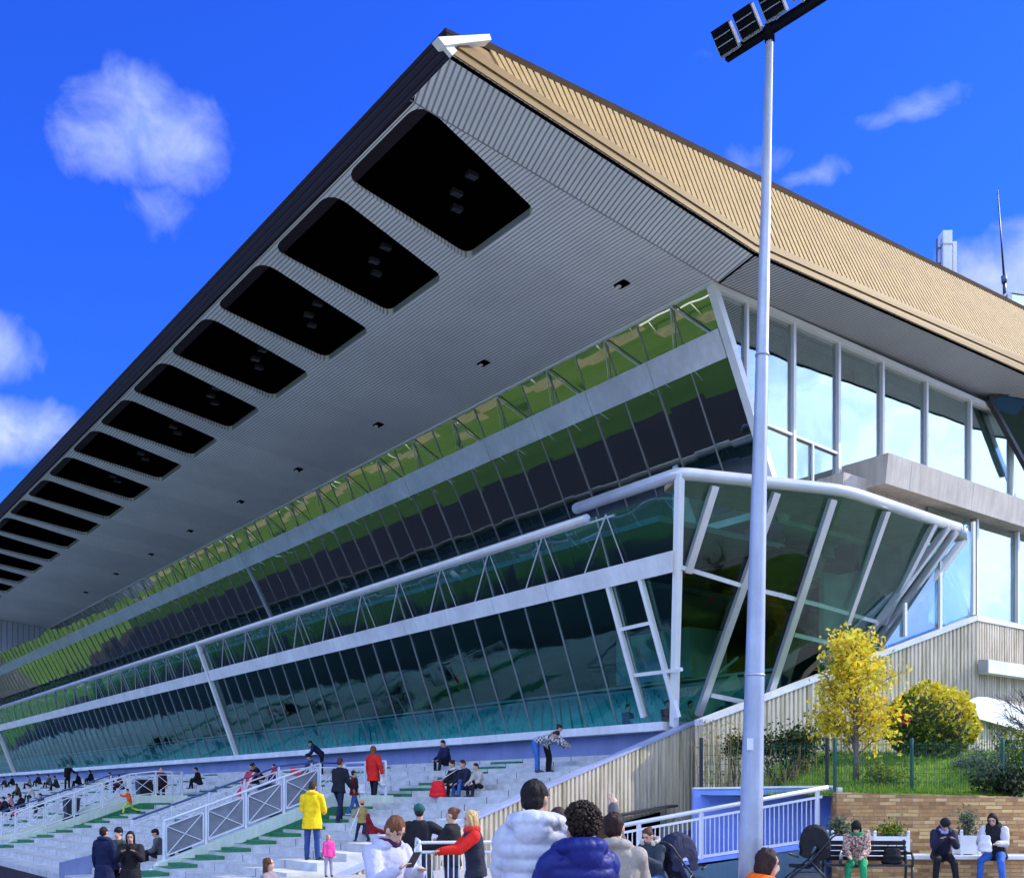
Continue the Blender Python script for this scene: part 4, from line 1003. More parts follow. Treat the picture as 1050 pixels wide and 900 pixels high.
# strong posts
def lpost(u, za=ZL, zb=ZM0, w=.16): part('lounge_post', MB().bar(lop(u, za, .11), lop(u, zb, .11), w, w, nL), M['white_paint'])
lpost(50.6, ZL, ZTOP, .22); lpost(102, ZL, ZTOP, .3)
pA0, pA1 = uv(at_v(660, 735, 20.8))[0], 0
for (b, t) in (((660, 735), (624, 602)), ((695, 735), (657, 594))):
    nn = nL
    q0 = on_plane(b[0], b[1], lop(0, ZL, .1), nL); q1 = on_plane(t[0], t[1], lop(0, ZL, .1), nL)
    part('lounge_post', MB().bar(q0, q1, .13, .13, nL), M['white_paint'])
for (a, b) in (((637, 645), (668, 638)), ((651, 692), (699, 686))):
    q0 = on_plane(a[0], a[1], lop(0, ZL, .1), nL); q1 = on_plane(b[0], b[1], lop(0, ZL, .1), nL)
    part('transom', MB().bar(q0, q1, .09, .09, nL), M['white_paint'])
part('glass_line', MB().bar(lop(20.3, ZTOP-.22, .06), lop(U_END, ZTOP-.22, .06), .05, .05, nL), M['tube_white'])
# ledge and painted wall below it
part('ledge', MB().ubox(20.25, U_END, 20.62, 21.2, 3.50, 3.74), M['panel_white'])
M['blue_paint'] = m_streaked('blue_paint', (.19, .225, .41), (.12, .15, .28), .6, .35, .8, .002)
part('base_wall', MB().ubox(20.25, U_END, 21.0, 21.3, -.6, 3.50), M['blue_paint'])
# tubes
def tube_pt(px, m, off=0):  # on the leaning plane at the line through the vanishing point
    return on_plane(px, CY-m*(px+280), lop(0, 9, .06), nL)
tl0 = tube_pt(602, .3215); tl1 = P(U_END, uv(tl0)[1], tl0.z)
part('rail_tube', MB().tube([tl0, tl1], .125, 14), M['tube_white'])
CT = at_d(697, 485, 25.56)
tr0 = on_plane(592, 521, P(0, uv(CT)[1], CT.z), BX)
K1 = at_z(867, 503, CT.z); K2 = at_z(985, 542.5, CT.z); KM = at_z(800, 493, CT.z)
def arc(a, b, c, n=5):
    out = []
    for i in range(n+1):
        t = i/n; out.append(a*(1-t)**2+b*2*t*(1-t)+c*t*t)
    return out
tb = MB().tube([tr0]+arc(lerp(tr0, CT, .93), CT, lerp(CT, K1, .08), 4)+arc(lerp(CT, K1, .88), K1, lerp(K1, K2, .12), 5)+[lerp(K1, K2, .96)], .155, 16)
tb.ball(tr0, .155, .155, .155, 14, 8).ball(lerp(K1, K2, .965), .165, .165, .165, 14, 8)
part('corner_tube', tb, M['tube_white'])
part('tube_elbow', MB().tube([K2, K2-UP*.12, K2-UP*.35], .19, 14), M['mullion'])
# --- glazed end block: two leaning facets
CB = P(20.1, 20.9, ZL)
dB = (K2-K1).normalized(); nBh = Vector((dB.y, -dB.x, 0))
if nBh.y > 0: nBh = -nBh
nBp = (nBh*math.cos(R(30)) - UP*math.sin(R(30))).normalized()      # faces out and down
def onB(px, py, off=0.): return on_plane(px, py, K1+nBp*off, nBp)
nAp = (K1-CT).cross(CB-CT).normalized()
if nAp.y > 0: nAp = -nAp
def onA(px, py, off=0.): return on_plane(px, py, CT+nAp*off, nAp)
# seam between facets follows the slanted mullion below the knee
def facets(px, py, off=0.):
    xs = 867-(py-503)*.40       # seam line in the facade
    return onA(px, py, off) if px < xs else onB(px, py, off)
part('corner_post', MB().bar(CB-UP*.1, CT, .18, .18, BX), M['white_paint'])
seam_lo = onA(867-(735-503)*.40, 735)
GA = MB().prism([CB, seam_lo, K1, CT], -nAp*.02)
part('facet_glass', GA, M['glass_end'])
eB = onB(885, 680)
GB = MB().prism([K1, seam_lo, onB(800, 735), eB, K2], -nBp*.02)
part('facet_glass', GB, M['glass_end'])
for (a, b) in (((716, 733), (796, 505)), ((786, 722), (854, 512)), ((868, 640), (909, 524)), ((705, 587), (733, 498))):
    mid = ((a[0]+b[0])/2, (a[1]+b[1])/2)
    fn = onA if mid[0] < 867-(mid[1]-503)*.40 else onB
    nn = nAp if fn is onA else nBp
    part('facet_mullion', MB().bar(fn(*a, .09), fn(*b, .09), .19, .16, nn), M['alu'])
part('facet_mullion', MB().bar(onB(905, 640, .09), onB(958, 537, .09), .19, .16, nBp), M['alu'])
for i, (a, b, w) in enumerate((((888, 655), (972, 540), .14), ((895, 664), (980, 545), .12), ((902, 668), (988, 553), .20))):
    part('end_frame', MB().bar(onB(*a, .12+.05*i), onB(*b, .12+.05*i), w, .2, nBp), M['white_paint' if i == 2 else 'alu'])
for pts in (((698, 581), (760, 600), (800, 610)), ((800, 610), (840, 620), (905, 639)), ((728, 712), (765, 720), (785, 725)), ((813, 650), (860, 661), (868, 664))):
    for a, b in zip(pts, pts[1:]):
        fn = onA if (a[0]+b[0])/2 < 820 else onB
        part('facet_transom', MB().bar(fn(*a, .05), fn(*b, .05), .10, .15, nAp), M['panel_white'])
# roof slab of the end block and what it carries
part('block_roof', MB().prism([CT+UP*.0-UP*.12, K1-UP*.12, K2-UP*.12, P(18.9, 31, CT.z-.12), P(18.9, 19.3, CT.z-.12)], UP*.14), M['conc_beige'])
part('balcony_slab', MB().ubox(18.9, U_END, 19.1, 24.2, 8.75, 8.9), M['mullion'])

# --- upper side: tall glazing over the end block
def sd_(v, z, off=0.): return P(UE-off, v, z)
vtop = up_v(ZT)
tops = [735, 764, 812, 858, 903, 948, 993, 1036, 1080]
vs_ = [uv(at_u(p, 400, UE))[1] for p in tops]
zb = 9.7; zt = 15.02
c0 = sd_(up_v(zb)+.1, zb); c1 = sd_(up_v(zt), zt)
for i in range(len(vs_)-1):
    va, vb = vs_[i], vs_[i+1]
    if i == 0: poly = [upp(UE, 12.2), sd_(vb, 12.2), sd_(vb, zt), upp(UE, zt)]; poly = [upp(UE, zb), sd_(max(vb, up_v(zb)+.05), zb), sd_(vb, 13.0), sd_(vb, zt), upp(UE, zt)]
    elif i == 1: poly = [sd_(max(va, up_v(zb)+.06), zb), sd_(vb, zb), sd_(vb, zt), sd_(va, zt), sd_(va, 13.0)]
    else: poly = [sd_(va, zb), sd_(vb, zb), sd_(vb, zt), sd_(va, zt)]
    w = part('side_window', MB().prism(poly, AX*.02), M['glass_side'])
    if i >= 1: part('frame_post', MB().bar(sd_(vb, zb, .05), sd_(vb, zt, .05), .11, .12, AX), M['white_paint'], w)
    elif i == 0: part('frame_post', MB().bar(sd_(vb, 12.6, .05), sd_(vb, zt, .05), .10, .10, AX), M['white_paint'], w)
part('slanted_post', MB().bar(upp(UE-.05, zb-.3, .03), upp(UE-.05, zt+.1, .03), .20, .24, AX), M['white_paint'])
part('side_head', MB().bar(sd_(vtop-.1, zt+.05, .06), sd_(vs_[-1], zt+.05, .06), .16, .16, AX), M['white_paint'])
zq = 11.75
part('side_transom', MB().bar(sd_(vs_[1]+.2, 11.95, .05), sd_(vs_[3], 11.75, .05), .07, .07, AX), M['white_paint'])
part('side_transom', MB().bar(sd_(lerp(Vector((vs_[2],0)), Vector((vs_[3],0)), .42).x, 11.8, .05), sd_(lerp(Vector((vs_[2],0)), Vector((vs_[3],0)), .42).x, zb, .05), .06, .06, AX), M['white_paint'])
# inside behind the side glass
part('side_interior', MB().ubox(21.5, 21.7, 22.5, 45, 8.9, 15).ubox(18.7, 21.5, 22.8, 45, 9.4, 9.6), M['teal_int'])
part('side_ceiling', MB().ubox(18.7, 21.5, 22.2, 45, 14.7, 14.9), M['int_floor'])
rl = MB()
va, vb = vs_[5]+.05, vs_[6]+1.0
for z in (13.0, 12.75, 12.1): rl.bar(P(19.6, va, z), P(19.6, vb, z), .05, .06 if z > 12.9 else .03)
for i in range(5): rl.bar(P(19.6, lerp(Vector((va,0)), Vector((vb,0)), i/4).x, 11.0), P(19.6, lerp(Vector((va,0)), Vector((vb,0)), i/4).x, 13.0), .04, .04, AX)
part('inner_railing', rl, M['white_paint'])
part('inner_parapet', MB().ubox(19.7, 19.8, va, vb+2, 9.6, 12.0), M['panel_white'])
# dark leaning glass at the far right end
dg = [at_u(1012, 409, 18.3), at_u(1060, 398, 17.6), at_u(1100, 520, 17.6), at_u(1052, 482, 18.1)]
M['glass_dark'] = m_mirror('dark_glass', (.012, .022, .02), .035, .02, .004, (1, 1, 1))
part('dark_wing_glass', MB().prism(dg, AX*.03), M['glass_dark'])
part('dark_wing_frame', MB().bar(dg[0]-AX*.05, dg[3]-AX*.05, .16, .16, AX).bar(dg[0]-AX*.05, dg[1]-AX*.05, .12, .12, AX), M['lampgrey'])
# concrete balconies on the side
bb0 = at_u(911, 464, 16.8); bb1 = at_u(906, 489, 16.8); v0 = uv(bb0)[1]
bm_ = MB(); prof = [(16.8, 11.36), (16.9, 10.52), (18.35, 10.52), (18.35, 11.36)]
v = v0; L = [v0, v0+1.2, v0+4.6, v0+8, v0+11.4, v0+15]
for i in range(len(L)-1):
    bm_.prism([P(p[0], L[i]+.008, p[1]) for p in prof], BX*(L[i+1]-L[i]-.016))
part('side_balcony', bm_, M['conc_beige'])
lb = MB(); v0 = uv(at_u(865, 483, 17.5))[1]
for i in range(3): lb.prism([P(p[0], v0+2.1*i+.008, p[1]) for p in ((17.5, 10.78), (17.58, 9.7), (18.4, 9.7), (18.4, 10.78))], BX*2.08)
part('side_balcony', lb, M['conc_beige'])
part('side_wall_panel', MB().ubox(17.75, 18.35, 29.2, 31.2, 7.0, 10.5).ubox(17.75, 18.3, 31.22, 33.0, 9.75, 10.5), M['panel_white'])
# lower side windows beneath the long balcony
vl = [uv(at_u(p, 600, 17.4))[1] for p in (952, 999, 1041, 1085, 1130)]
for i in range(4):
    w = part('side_low_window', MB().prism([P(17.4, vl[i], 6.6), P(17.4, vl[i+1], 6.6), P(17.4, vl[i+1], 10.5), P(17.4, vl[i], 10.5)], AX*.02), M['glass_side'])
    part('frame_post', MB().bar(P(17.33, vl[i+1], 6.6), P(17.33, vl[i+1], 10.5), .12, .12, AX), M['white_paint'], w)
part('side_low_interior', MB().ubox(19.6, 19.8, 27, 46, 3, 9.4), M['teal_int'])
# body behind
part('rear_body', MB().ubox(22.2, U_END, 33, 46, -.6, 16.6).ubox(19.9, 22.2, 45, 46, -.6, 16.6), M['conc_beige'])
part('far_end_wall', MB().ubox(U_END, U_END+.4, 12, 46, -.6, 16.9), M['conc_beige'])

# --- lounge interior: raked seats, gallery front, dark rear wall
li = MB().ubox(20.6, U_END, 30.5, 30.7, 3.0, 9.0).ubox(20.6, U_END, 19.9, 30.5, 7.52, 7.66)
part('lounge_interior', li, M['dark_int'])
fl = MB()
for k in range(6): fl.ubox(20.8, U_END, 21.1+.85*k, 21.95+.85*k, 3.0, 3.15+.28*k)
part('lounge_steps', fl, M['int_floor'])
gal = MB().ubox(20.8, U_END, 26.3, 26.45, 3.6, 5.55)
part('lounge_parapet', gal, M['teal_int'])
part('lounge_handrail', MB().ubox(20.8, U_END, 26.2, 26.28, 5.62, 5.70).ubox(20.8, U_END, 26.18, 26.3, 4.95, 5.03), M['white_paint'])
part('service_box', MB().ubox(24.2, 27.8, 25.9, 27.8, 5.7, 7.4), M['teal_int'])
part('lounge_ramp', MB().bar(P(20.9, 24.5, 5.2), P(20.9, 21.8, 3.5), .08, .5).bar(P(20.9, 24.5, 5.9), P(20.9, 21.8, 4.2), .05, .06), M['teal_int'])
def seat_mb(p):
    s = MB(); p = Vector(p)
    s.box(p+UP*.42, AX, BX, UP, .21, .20, .025); s.box(p+UP*.64+BX*.20, AX, (BX+UP*.2).normalized(), (UP-BX*.2).normalized()*-1, .21, .022, .21)
    s.box(p+UP*.20, AX, BX, UP, .03, .10, .20); return s
spots = []
for k in range(6):
    for j in range(150): spots.append(P(21.4+.52*j, 21.5+.85*k, 3.15+.28*k))
base = Vector((0, 0, 0)); proto = seat_mb(base)
spots.sort(key=lambda p: p.length)
sm0 = None
for p in spots[:100]:
    if sm0 is None:
        sm0 = MB().add(proto.v, proto.f).build('lounge_seat', M['seat_teal']); o = sm0
    else:
        o = sm0.copy(); COL.objects.link(o)
    o.location = p; attach(o, gs)
rest = MB()
for p in spots[100:]: rest.add([Vector(q)+p for q in proto.v], proto.f)
tag(part('lounge_seat_rows', rest, M['seat_teal'], fix=False), kind='stuff')
# ------------------------------------------------------------------ terrace of broad steps
def m_step():
    m, nt, out = new_mat('terrace_concrete'); co = obj_co(nt)
    a = noise_n(nt, co, .7, 6, .65); b = noise_n(nt, vmul(nt, co, (1, 1, 2.)), 2.6, 5, .65)
    c = mixc(nt, .5, ramp(nt, a, [(.3, (.44, .46, .46)), (.7, (.62, .63, .62))]), ramp(nt, b, [(.35, (.30, .31, .31)), (.65, (.60, .61, .60))]))
    j = math_n(nt, 'FRACT', math_n(nt, 'DIVIDE', dotc(nt, co, tuple(AX)), 2.4))
    c = mixc(nt, math_n(nt, 'LESS_THAN', j, .014), c, (.10, .10, .10))
    principled(nt, out, c, .8, 0, .35, noise_n(nt, co, 50, 3), .006, .5); return m
M['step'] = m_step()
M['green_paint'] = m_streaked('green_paint', (.030, .20, .085), (.02, .10, .05), .7, .5, 1.5, .003)
M['curb'] = m_streaked('curb_paint', (.62, .70, .60), (.40, .46, .40), .7, .4, 1.5, .003)
M['ramp_blue'] = m_streaked('ramp_floor', (.33, .38, .55), (.22, .26, .38), .7, .4, 1.0, .003)
ter = thing('stepped_terrace', 'wide pale concrete terrace of low steps under the grandstand windows, with green painted aisles', 'terrace', P(60, 12, -.62))
for k in range(NT):
    v0 = TV0+TT*k; v1 = min(v0+TT, 20.99)
    MB().ubox(20.02, U_END, v0, v1, -.72, TZ0+TR*(k+1)).build('tier', M['step'], ter)
def aisle(u0, u1, va, vb):
    a = MB(); k = 0
    for k in range(NT):
        v0 = TV0+TT*k
        if v0 < va-.01 or v0 > vb: continue
        z = TZ0+TR*k
        a.ubox(u0, u1, v0-.36, v0-.003, z-.05, z+TR*.5)
        a.ubox(u0, u1, v0+.003, v0+.335, z+TR-.01, z+TR+.005)
    a.build('green_aisle', M['green_paint'], ter)
aisle(25.15, 26.25, 7.2, 13.5); aisle(26.4, 27.7, 13.6, 21); aisle(42.3, 43.4, 7.2, 14); aisle(43.6, 44.8, 14, 21)
aisle(34.8, 35.9, 12.5, 21); aisle(52.5, 53.6, 10, 21); aisle(61.3, 62.5, 7.2, 21); aisle(70, 71.2, 7.2, 21); aisle(79, 80.2, 7.2, 21)
def ramp_(u0, w, label):
    r = thing('access_ramp', label, 'ramp', P(u0+w/2, 11, -.62))
    sl_ = .355; va, za = 8.75, -.36; vb = 13.6; zb = za+sl_*(vb-va); vc = 15.6
    MB().prism([P(u0+.3, 8.2, -.6), P(u0+.3, va, za), P(u0+.3, vb, zb), P(u0+.3, vc, zb+.02), P(u0+.3, vc, -.6)], AX*(w-.6)).build('ramp_floor', M['ramp_blue'], r)
    for uu in (u0, u0+w-.3):
        MB().prism([P(uu, 8.15, -.6), P(uu, va, za+.34), P(uu, vb, zb+.34), P(uu, vc, zb+.34), P(uu, vc, -.6)], AX*.3).build('curb', M['curb'], r)
        MB().prism([P(uu-.012, 8.2, -.6), P(uu-.012, va, za+.02), P(uu-.012, vb, zb+.02), P(uu-.012, vc, zb+.02), P(uu-.012, vc, -.6)], AX*.324).build('curb_side', M['green_paint'], r)
    return lambda v: (za+sl_*(v-va) if v < vb else zb)+.34
rz1 = ramp_(26.3, 2.9, 'sloping access ramp with pale kerbs in mid terrace, beside the yellow jacket')
rz2 = ramp_(43.4, 2.9, 'sloping access ramp with pale kerbs at left, beside the running boy in orange')
M['rail_paint'] = m_plain('rail_paint', (.70, .71, .74), .4, .1, .08, 2.)
M['rail_blue'] = m_plain('rail_blue', (.05, .08, .22), .4, .1, .1, 2.)
M['mesh_grey'] = m_plain('mesh_panel', (.20, .21, .24), .6, .2, .2, 3.)
def xrail(pts, label, h=1.0, hand='rail_paint', infill=False):
    """pts: floor points of the posts"""
    t = thing('braced_railing', label, 'railing', pts[0], 0, 'cross-braced railings of the terrace ramps')
    for p in pts: MB().bar(p, p+UP*h, .055, .055, AX).build('post', M['rail_paint'], t)
    MB().tube([p+UP*h for p in pts], .032, 8).build('handrail', M[hand], t)
    for p, q in zip(pts, pts[1:]):
        d = (q-p).normalized(); a, b = p+d*.07, q-d*.07
        x = MB()
        x.bar(a+UP*.10, b+UP*.10, .03, .035).bar(a+UP*(h-.14), b+UP*(h-.14), .03, .035)
        x.bar(a+UP*.10, a+UP*(h-.14), .03, .03, AX).bar(b+UP*.10, b+UP*(h-.14), .03, .03, AX)
        x.bar(a+UP*.11, b+UP*(h-.15), .022, .022).bar(a+UP*(h-.15), b+UP*.11, .022, .022)
        pn = x.build('braced_panel', M['rail_paint'], t)
        if infill:
            MB().prism([a+UP*.12+AX*.03, b+UP*.12+AX*.03, b+UP*(h-.16)+AX*.03, a+UP*(h-.16)+AX*.03], AX*.008).build('infill_sheet', M['mesh_grey'], pn)
    return t
def rpts(u, rz, va, vb, n): return [P(u, va+(vb-va)*i/n, rz(va+(vb-va)*i/n)) for i in range(n+1)]
xrail(rpts(26.45, rz1, 8.9, 13.3, 4), 'white cross-braced railing with grey sheets just left of the yellow jacket', infill=True)
xrail(rpts(29.05, rz1, 8.9, 15.4, 6), 'white cross-braced railing with dark blue handrail on far side of the middle ramp', hand='rail_blue')
xrail([P(29.0, 15.45, rz1(15)), P(27.7, 15.45, rz1(15)), P(26.5, 15.45, rz1(15))], 'short level cross-braced railing closing the top of the middle ramp')
xrail(rpts(43.55, rz2, 8.9, 15.4, 6), 'cross-braced railing behind the running boy in orange', hand='rail_paint')
xrail(rpts(46.15, rz2, 8.9, 15.4, 6), 'cross-braced railing with dark handrail on far side of the left ramp', hand='rail_blue')
xrail([P(46.1, 15.45, rz2(15)), P(44.8, 15.45, rz2(15)), P(43.6, 15.45, rz2(15))], 'short level cross-braced railing closing the top of the left ramp')
# bins on the ramps, and blue side wall of the lower terrace
M['bin_black'] = m_plain('black_plastic', (.015, .016, .02), .45, 0, .2, 4.)
def wheelie(loc, rz, label):
    t = thing('waste_bin', label, 'bin', loc, rz, 'black bins on the terrace ramps')
    MB().prism([(-.24, -.26, .06), (.24, -.26, .06), (.24, .26, .06), (-.24, .26, .06)], (0, 0, .02)).build('bin_base', M['bin_black'], t).matrix_parent_inverse = Matrix()
    b = MB(); lo = [(-.22, -.24, .06), (.22, -.24, .06), (.22, .24, .06), (-.22, .24, .06)]; hi = [(-.28, -.31, .95), (.28, -.31, .95), (.28, .31, .95), (-.28, .31, .95)]
    b.add(lo+hi, [(3, 2, 1, 0), (4, 5, 6, 7), (0, 1, 5, 4), (1, 2, 6, 5), (2, 3, 7, 6), (3, 0, 4, 7)])
    b.build('bin_body', M['bin_black'], t).matrix_parent_inverse = Matrix()
    l = MB().prism([(-.30, -.34, .955), (.30, -.34, .955), (.30, .33, 1.0), (-.30, .33, 1.0)], (0, 0, .04)); l.bar((-.2, .36, .97), (.2, .36, .97), .03, .03)
    l.build('bin_lid', M['bin_black'], t).matrix_parent_inverse = Matrix()
    w = MB().tube([(-.27, .24, .1), (-.20, .24, .1)], .1, 12).tube([(.20, .24, .1), (.27, .24, .1)], .1, 12)
    w.build('bin_wheels', M['bin_black'], t).matrix_parent_inverse = Matrix()
wheelie(P(28.2, 12.6, rz1(12.6)-.34), _th, 'black bin on the middle ramp behind the white railing')
wheelie(P(45.3, 11.4, rz2(11.4)-.34), _th, 'tall black bin at the middle of the left ramp')
wheelie(P(45.4, 14.4, rz2(14.4)-.34), _th, 'dark bin near the top of the left ramp')
bw = MB().prism([P(29.3, 7.1, -.62), P(29.3, 7.1, -.1), P(29.3, 9.2, .35), P(29.3, 9.2, -.6)], AX*.15)
tag(bw.build('ramp_side_wall', M['blue_paint']), 'low blue painted wall beside the foot of the middle ramp', 'wall')

# ------------------------------------------------------------------ ribbed concrete walls
def m_ribbed():
    m, nt, out = new_mat('ribbed_concrete'); co = obj_co(nt)
    a = noise_n(nt, vmul(nt, co, (6, 6, .35)), 1.3, 5, .6); b = noise_n(nt, co, .55, 5, .6)
    c = ramp(nt, b, [(.3, (.46, .40, .30)), (.7, (.66, .58, .45))])
    c = mixc(nt, math_n(nt, 'MULTIPLY', ramp(nt, a, [(.48, (0, 0, 0)), (.72, (1, 1, 1))]), .85), c, (.19, .165, .07))
    principled(nt, out, c, .85, 0, .3, noise_n(nt, co, 45, 3), .008, .6); return m
M['ribbed'] = m_ribbed()
M['coping'] = m_streaked('coping', (.72, .72, .71), (.5, .5, .48), .6, .3, .8, .001)
M['coping_blue'] = m_plain('coping_blue', (.30, .34, .50), .55, 0, .12, 1.5)
def ribbed_wall(name, label, p0, p1, z0, z1, zb, out_n, period=.13, depth=.045, thick=.28, cop=None, coph=.1, copd=.05):
    """p0,p1 plan ends (z ignored), top from z0 to z1; ribs stand out along out_n"""
    p0 = Vector((p0.x, p0.y, 0)); p1 = Vector((p1.x, p1.y, 0)); L = (p1-p0).length; d = (p1-p0)/L
    prof = []; n = int(L/period)
    for i in range(n):
        s = i*period
        for (f, o) in ((.0, 0), (.08, 0), (.22, 1), (.72, 1), (.86, 0)): prof.append((s+f*period, o*depth))
    prof.append((L, 0))
    vs = []; fs = []
    for s, o in prof:
        q = p0+d*s+out_n*o; t = s/L
        zz = z0+(z1-z0)*t; zl = zb[0]+(zb[1]-zb[0])*t if isinstance(zb, tuple) else zb
        vs += [q+UP*zl, q+UP*zz]
    for i in range(len(prof)-1): fs.append((2*i, 2*i+2, 2*i+3, 2*i+1))
    m = MB().add(vs, fs)
    zl0, zl1 = (zb if isinstance(zb, tuple) else (zb, zb))
    a, b = p0-out_n*thick, p1-out_n*thick
    m.add([p0+UP*zl0, p0+UP*z0, a+UP*z0, a+UP*zl0], [(0, 1, 2, 3)]); m.add([p1+UP*zl1, p1+UP*z1, b+UP*z1, b+UP*zl1], [(3, 2, 1, 0)])
    m.add([a+UP*zl0, a+UP*z0, b+UP*z1, b+UP*zl1], [(0, 1, 2, 3)]); m.add([p0+UP*z0, p1+UP*z1, b+UP*z1, a+UP*z0], [(0, 1, 2, 3)])
    t = thing(name, label, 'wall', (p0+p1)/2+UP*min(zl0, zl1))
    m.build('ribbed_face', M['ribbed'], t, fix=False)
    if cop:
        o = out_n*(depth+copd); i_ = out_n*(thick+.02)
        c = MB().prism([p0+o+UP*(z0+.003), p0-i_+UP*(z0+.003), p0-i_+UP*(z0+coph), p0+o+UP*(z0+coph)], d*L+UP*(z1-z0))
        c.build('coping', M[cop], t)
    return t
ew0 = at_u(718, 737, 19.72); ew1 = at_u(345, 899, 19.72)
def ext(a, b, k): return a+(b-a)*k
endw = ribbed_wall('terrace_end_wall', 'sloping ribbed concrete wall closing the near end of the stepped terrace', ew0, ew1, ew0.z-.07, ew1.z-.07, -.05, -AX, .14, .045, .28, 'coping_blue', .07, .02)
# door and blue foot of that wall
dq = [at_u(638, 838, 19.64), at_u(676, 838, 19.64)]
MB().prism([Vector((dq[0].x, dq[0].y, .0)), Vector((dq[1].x, dq[1].y, .0)), Vector((dq[1].x, dq[1].y, 1.25)), Vector((dq[0].x, dq[0].y, 1.0))], -AX*.04).build('door_opening', M['black'], endw)
MB().bar(Vector((dq[0].x, dq[0].y, 1.12))-AX*.2-BX*.9, Vector((dq[1].x, dq[1].y, 1.42))-AX*.2+BX*.35, .30, .06).build('door_canopy', M['bin_black'], endw)
dq2 = [at_u(677, 860, 19.6), at_u(716, 860, 19.6)]
MB().prism([Vector((dq2[0].x, dq2[0].y, .0)), Vector((dq2[1].x, dq2[1].y, .0)), Vector((dq2[1].x, dq2[1].y, .85)), Vector((dq2[0].x, dq2[0].y, .55))], -AX*.09).build('blue_foot', M['blue_paint'], endw)
KC = at_u(1000, 631, 16.5); LC = at_d(719, 740, 27.6)
dl = (KC-LC); dl.z = 0; nl = Vector((dl.y, -dl.x, 0)).normalized()
if nl.y > 0: nl = -nl
ribbed_wall('ribbed_stair_wall', 'pale ribbed concrete wall with a rising white coping behind the yellow tree', LC, KC, LC.z-.08, KC.z-.16, 0, nl, .15, .05, .3, 'coping', .16, .03)
KR = P(16.5, 47, 0)
sw = ribbed_wall('ribbed_side_wall', 'ribbed concrete side wall with level white coping at the right edge, behind bare twigs', KC, KR, KC.z-.16, KC.z-.16, 0, -AX, .15, .05, .3, 'coping', .16, .03)
# glazed strip standing on the stair wall, up to the end frame
gq = [KC+UP*.02+AX*.15, on_plane(907, 665, LC, nl)+UP*.02+Vector((0, .15, 0)), onB(985, 548)+Vector((0, .25, 0)), at_u(997, 532, 17.3)]
gw = MB().prism([gq[0], gq[1], lerp(gq[1], gq[2], .9), gq[3]], Vector((.01, .02, 0)))
gwt = thing('stair_glazing', 'triangular glazing above the rising white coping, beside the slanting end frame', 'window', (gq[0]+gq[1])/2)
gw.build('pane', M['glass_side'], gwt)
for (a, b) in (((928, 652), (928, 618)), ((964, 645), (964, 575)), ((998, 630), (998, 535))):
    nn = (gq[0]-gq[1]).cross(gq[2]-gq[1]).normalized(); nn = nn if nn.y < 0 else -nn
    MB().bar(on_plane(*a, gq[1]+nn*.05, nn), on_plane(*b, gq[1]+nn*.05, nn), .09, .09, nn).build('frame_post', M['white_paint'], gwt)
# box canopy and curved white board on the side wall
bx0 = at_u(1003, 683, 16.38); bz = bx0.z
bc = thing('box_canopy', 'long pale metal box fixed to the ribbed wall at the right edge', 'canopy', bx0)
MB().prism([P(16.38, uv(bx0)[1], bz-.22), P(16.38, uv(bx0)[1], bz+.22), P(16.05, uv(bx0)[1], bz+.18), P(16.05, uv(bx0)[1], bz-.22)], BX*9).build('box', M['panel_white'], bc)
MB().prism([P(16.36, uv(bx0)[1]-.03, bz-.2), P(16.36, uv(bx0)[1]-.03, bz+.2), P(16.08, uv(bx0)[1]-.03, bz+.16), P(16.08, uv(bx0)[1]-.03, bz-.2)], BX*.03).build('end_plate', M['mullion'], bc)
wb = [at_u(x, y, 16.2) for x, y in ((991, 722), (996, 717), (1004, 714), (1013, 714.5), (1030, 719), (1060, 728), (1060, 752), (1030, 744), (1005, 737), (995, 731))]
tag(MB().prism(wb, AX*.05).build('white_board', M['white_paint']), 'curved white board against the ribbed wall at the right edge', 'board')

# ------------------------------------------------------------------ rooftop pieces
st = thing('roof_stack', 'pale twin ventilation stack with a ladder on the roof', 'chimney', at_d(972, 280, 42))
zt_ = at_d(972, 236, 42).z
def stackbox(px0, px1, ytop, d0, w, mat, name):
    a = at_d(px0, ytop, d0); b = at_d(px1, ytop, d0)
    MB().aabox(a.x, b.x, a.y, a.y+w, 16.5, a.z).build(name, mat, st)
stackbox(967.2, 976.6, 236, 42, .5, M['panel_white'], 'stack'); stackbox(977.4, 981.2, 247.5, 42.1, .3, M['panel_white'], 'stack')
MB().aabox(at_d(966.9, 0, 42).x, at_d(976.9, 0, 42).x, 41.98, 42.52, at_d(0, 250, 42).z-.03, at_d(0, 250, 42).z+.03).build('collar', M['mullion'], st)
ld = MB(); x0 = at_d(960.5, 0, 42.2).x; x1 = at_d(965.5, 0, 42.2).x
for x in (x0, x1): ld.bar((x, 42.2, 16.5), (x, 42.2, at_d(0, 245, 42.2).z), .05, .05, AX)
z = 17.2
while z < at_d(0, 246, 42.2).z: ld.bar((x0, 42.2, z), (x1, 42.2, z), .05, .05); z += .62
ld.build('ladder', M['rail_blue'], st)
an = thing('roof_antenna', 'thin dark antenna mast on the roof at the right edge', 'antenna', at_d(1030, 302, 42))
MB().tube([at_d(1030.5, 310, 42), at_d(1029.5, 284, 42)], .07, 8).tube([at_d(1029.5, 284, 42), at_d(1023, 195, 42)], [.045, .018], 6).build('mast', M['bin_black'], an)
MB().tube([at_d(1029.8, 290, 42), at_d(1029.3, 283, 42)], .11, 8).build('mast_clamp', M['rail_blue'], an)
rg = thing('roof_glasshouse', 'small glass roof box beside the antenna at the right edge', 'skylight', at_d(1040, 310, 41))
a0 = at_d(1035.5, 299, 41); MB().aabox(a0.x, a0.x+2, 41, 43, 16.8, a0.z-.05).build('glass_box', M['glass_side'], rg)
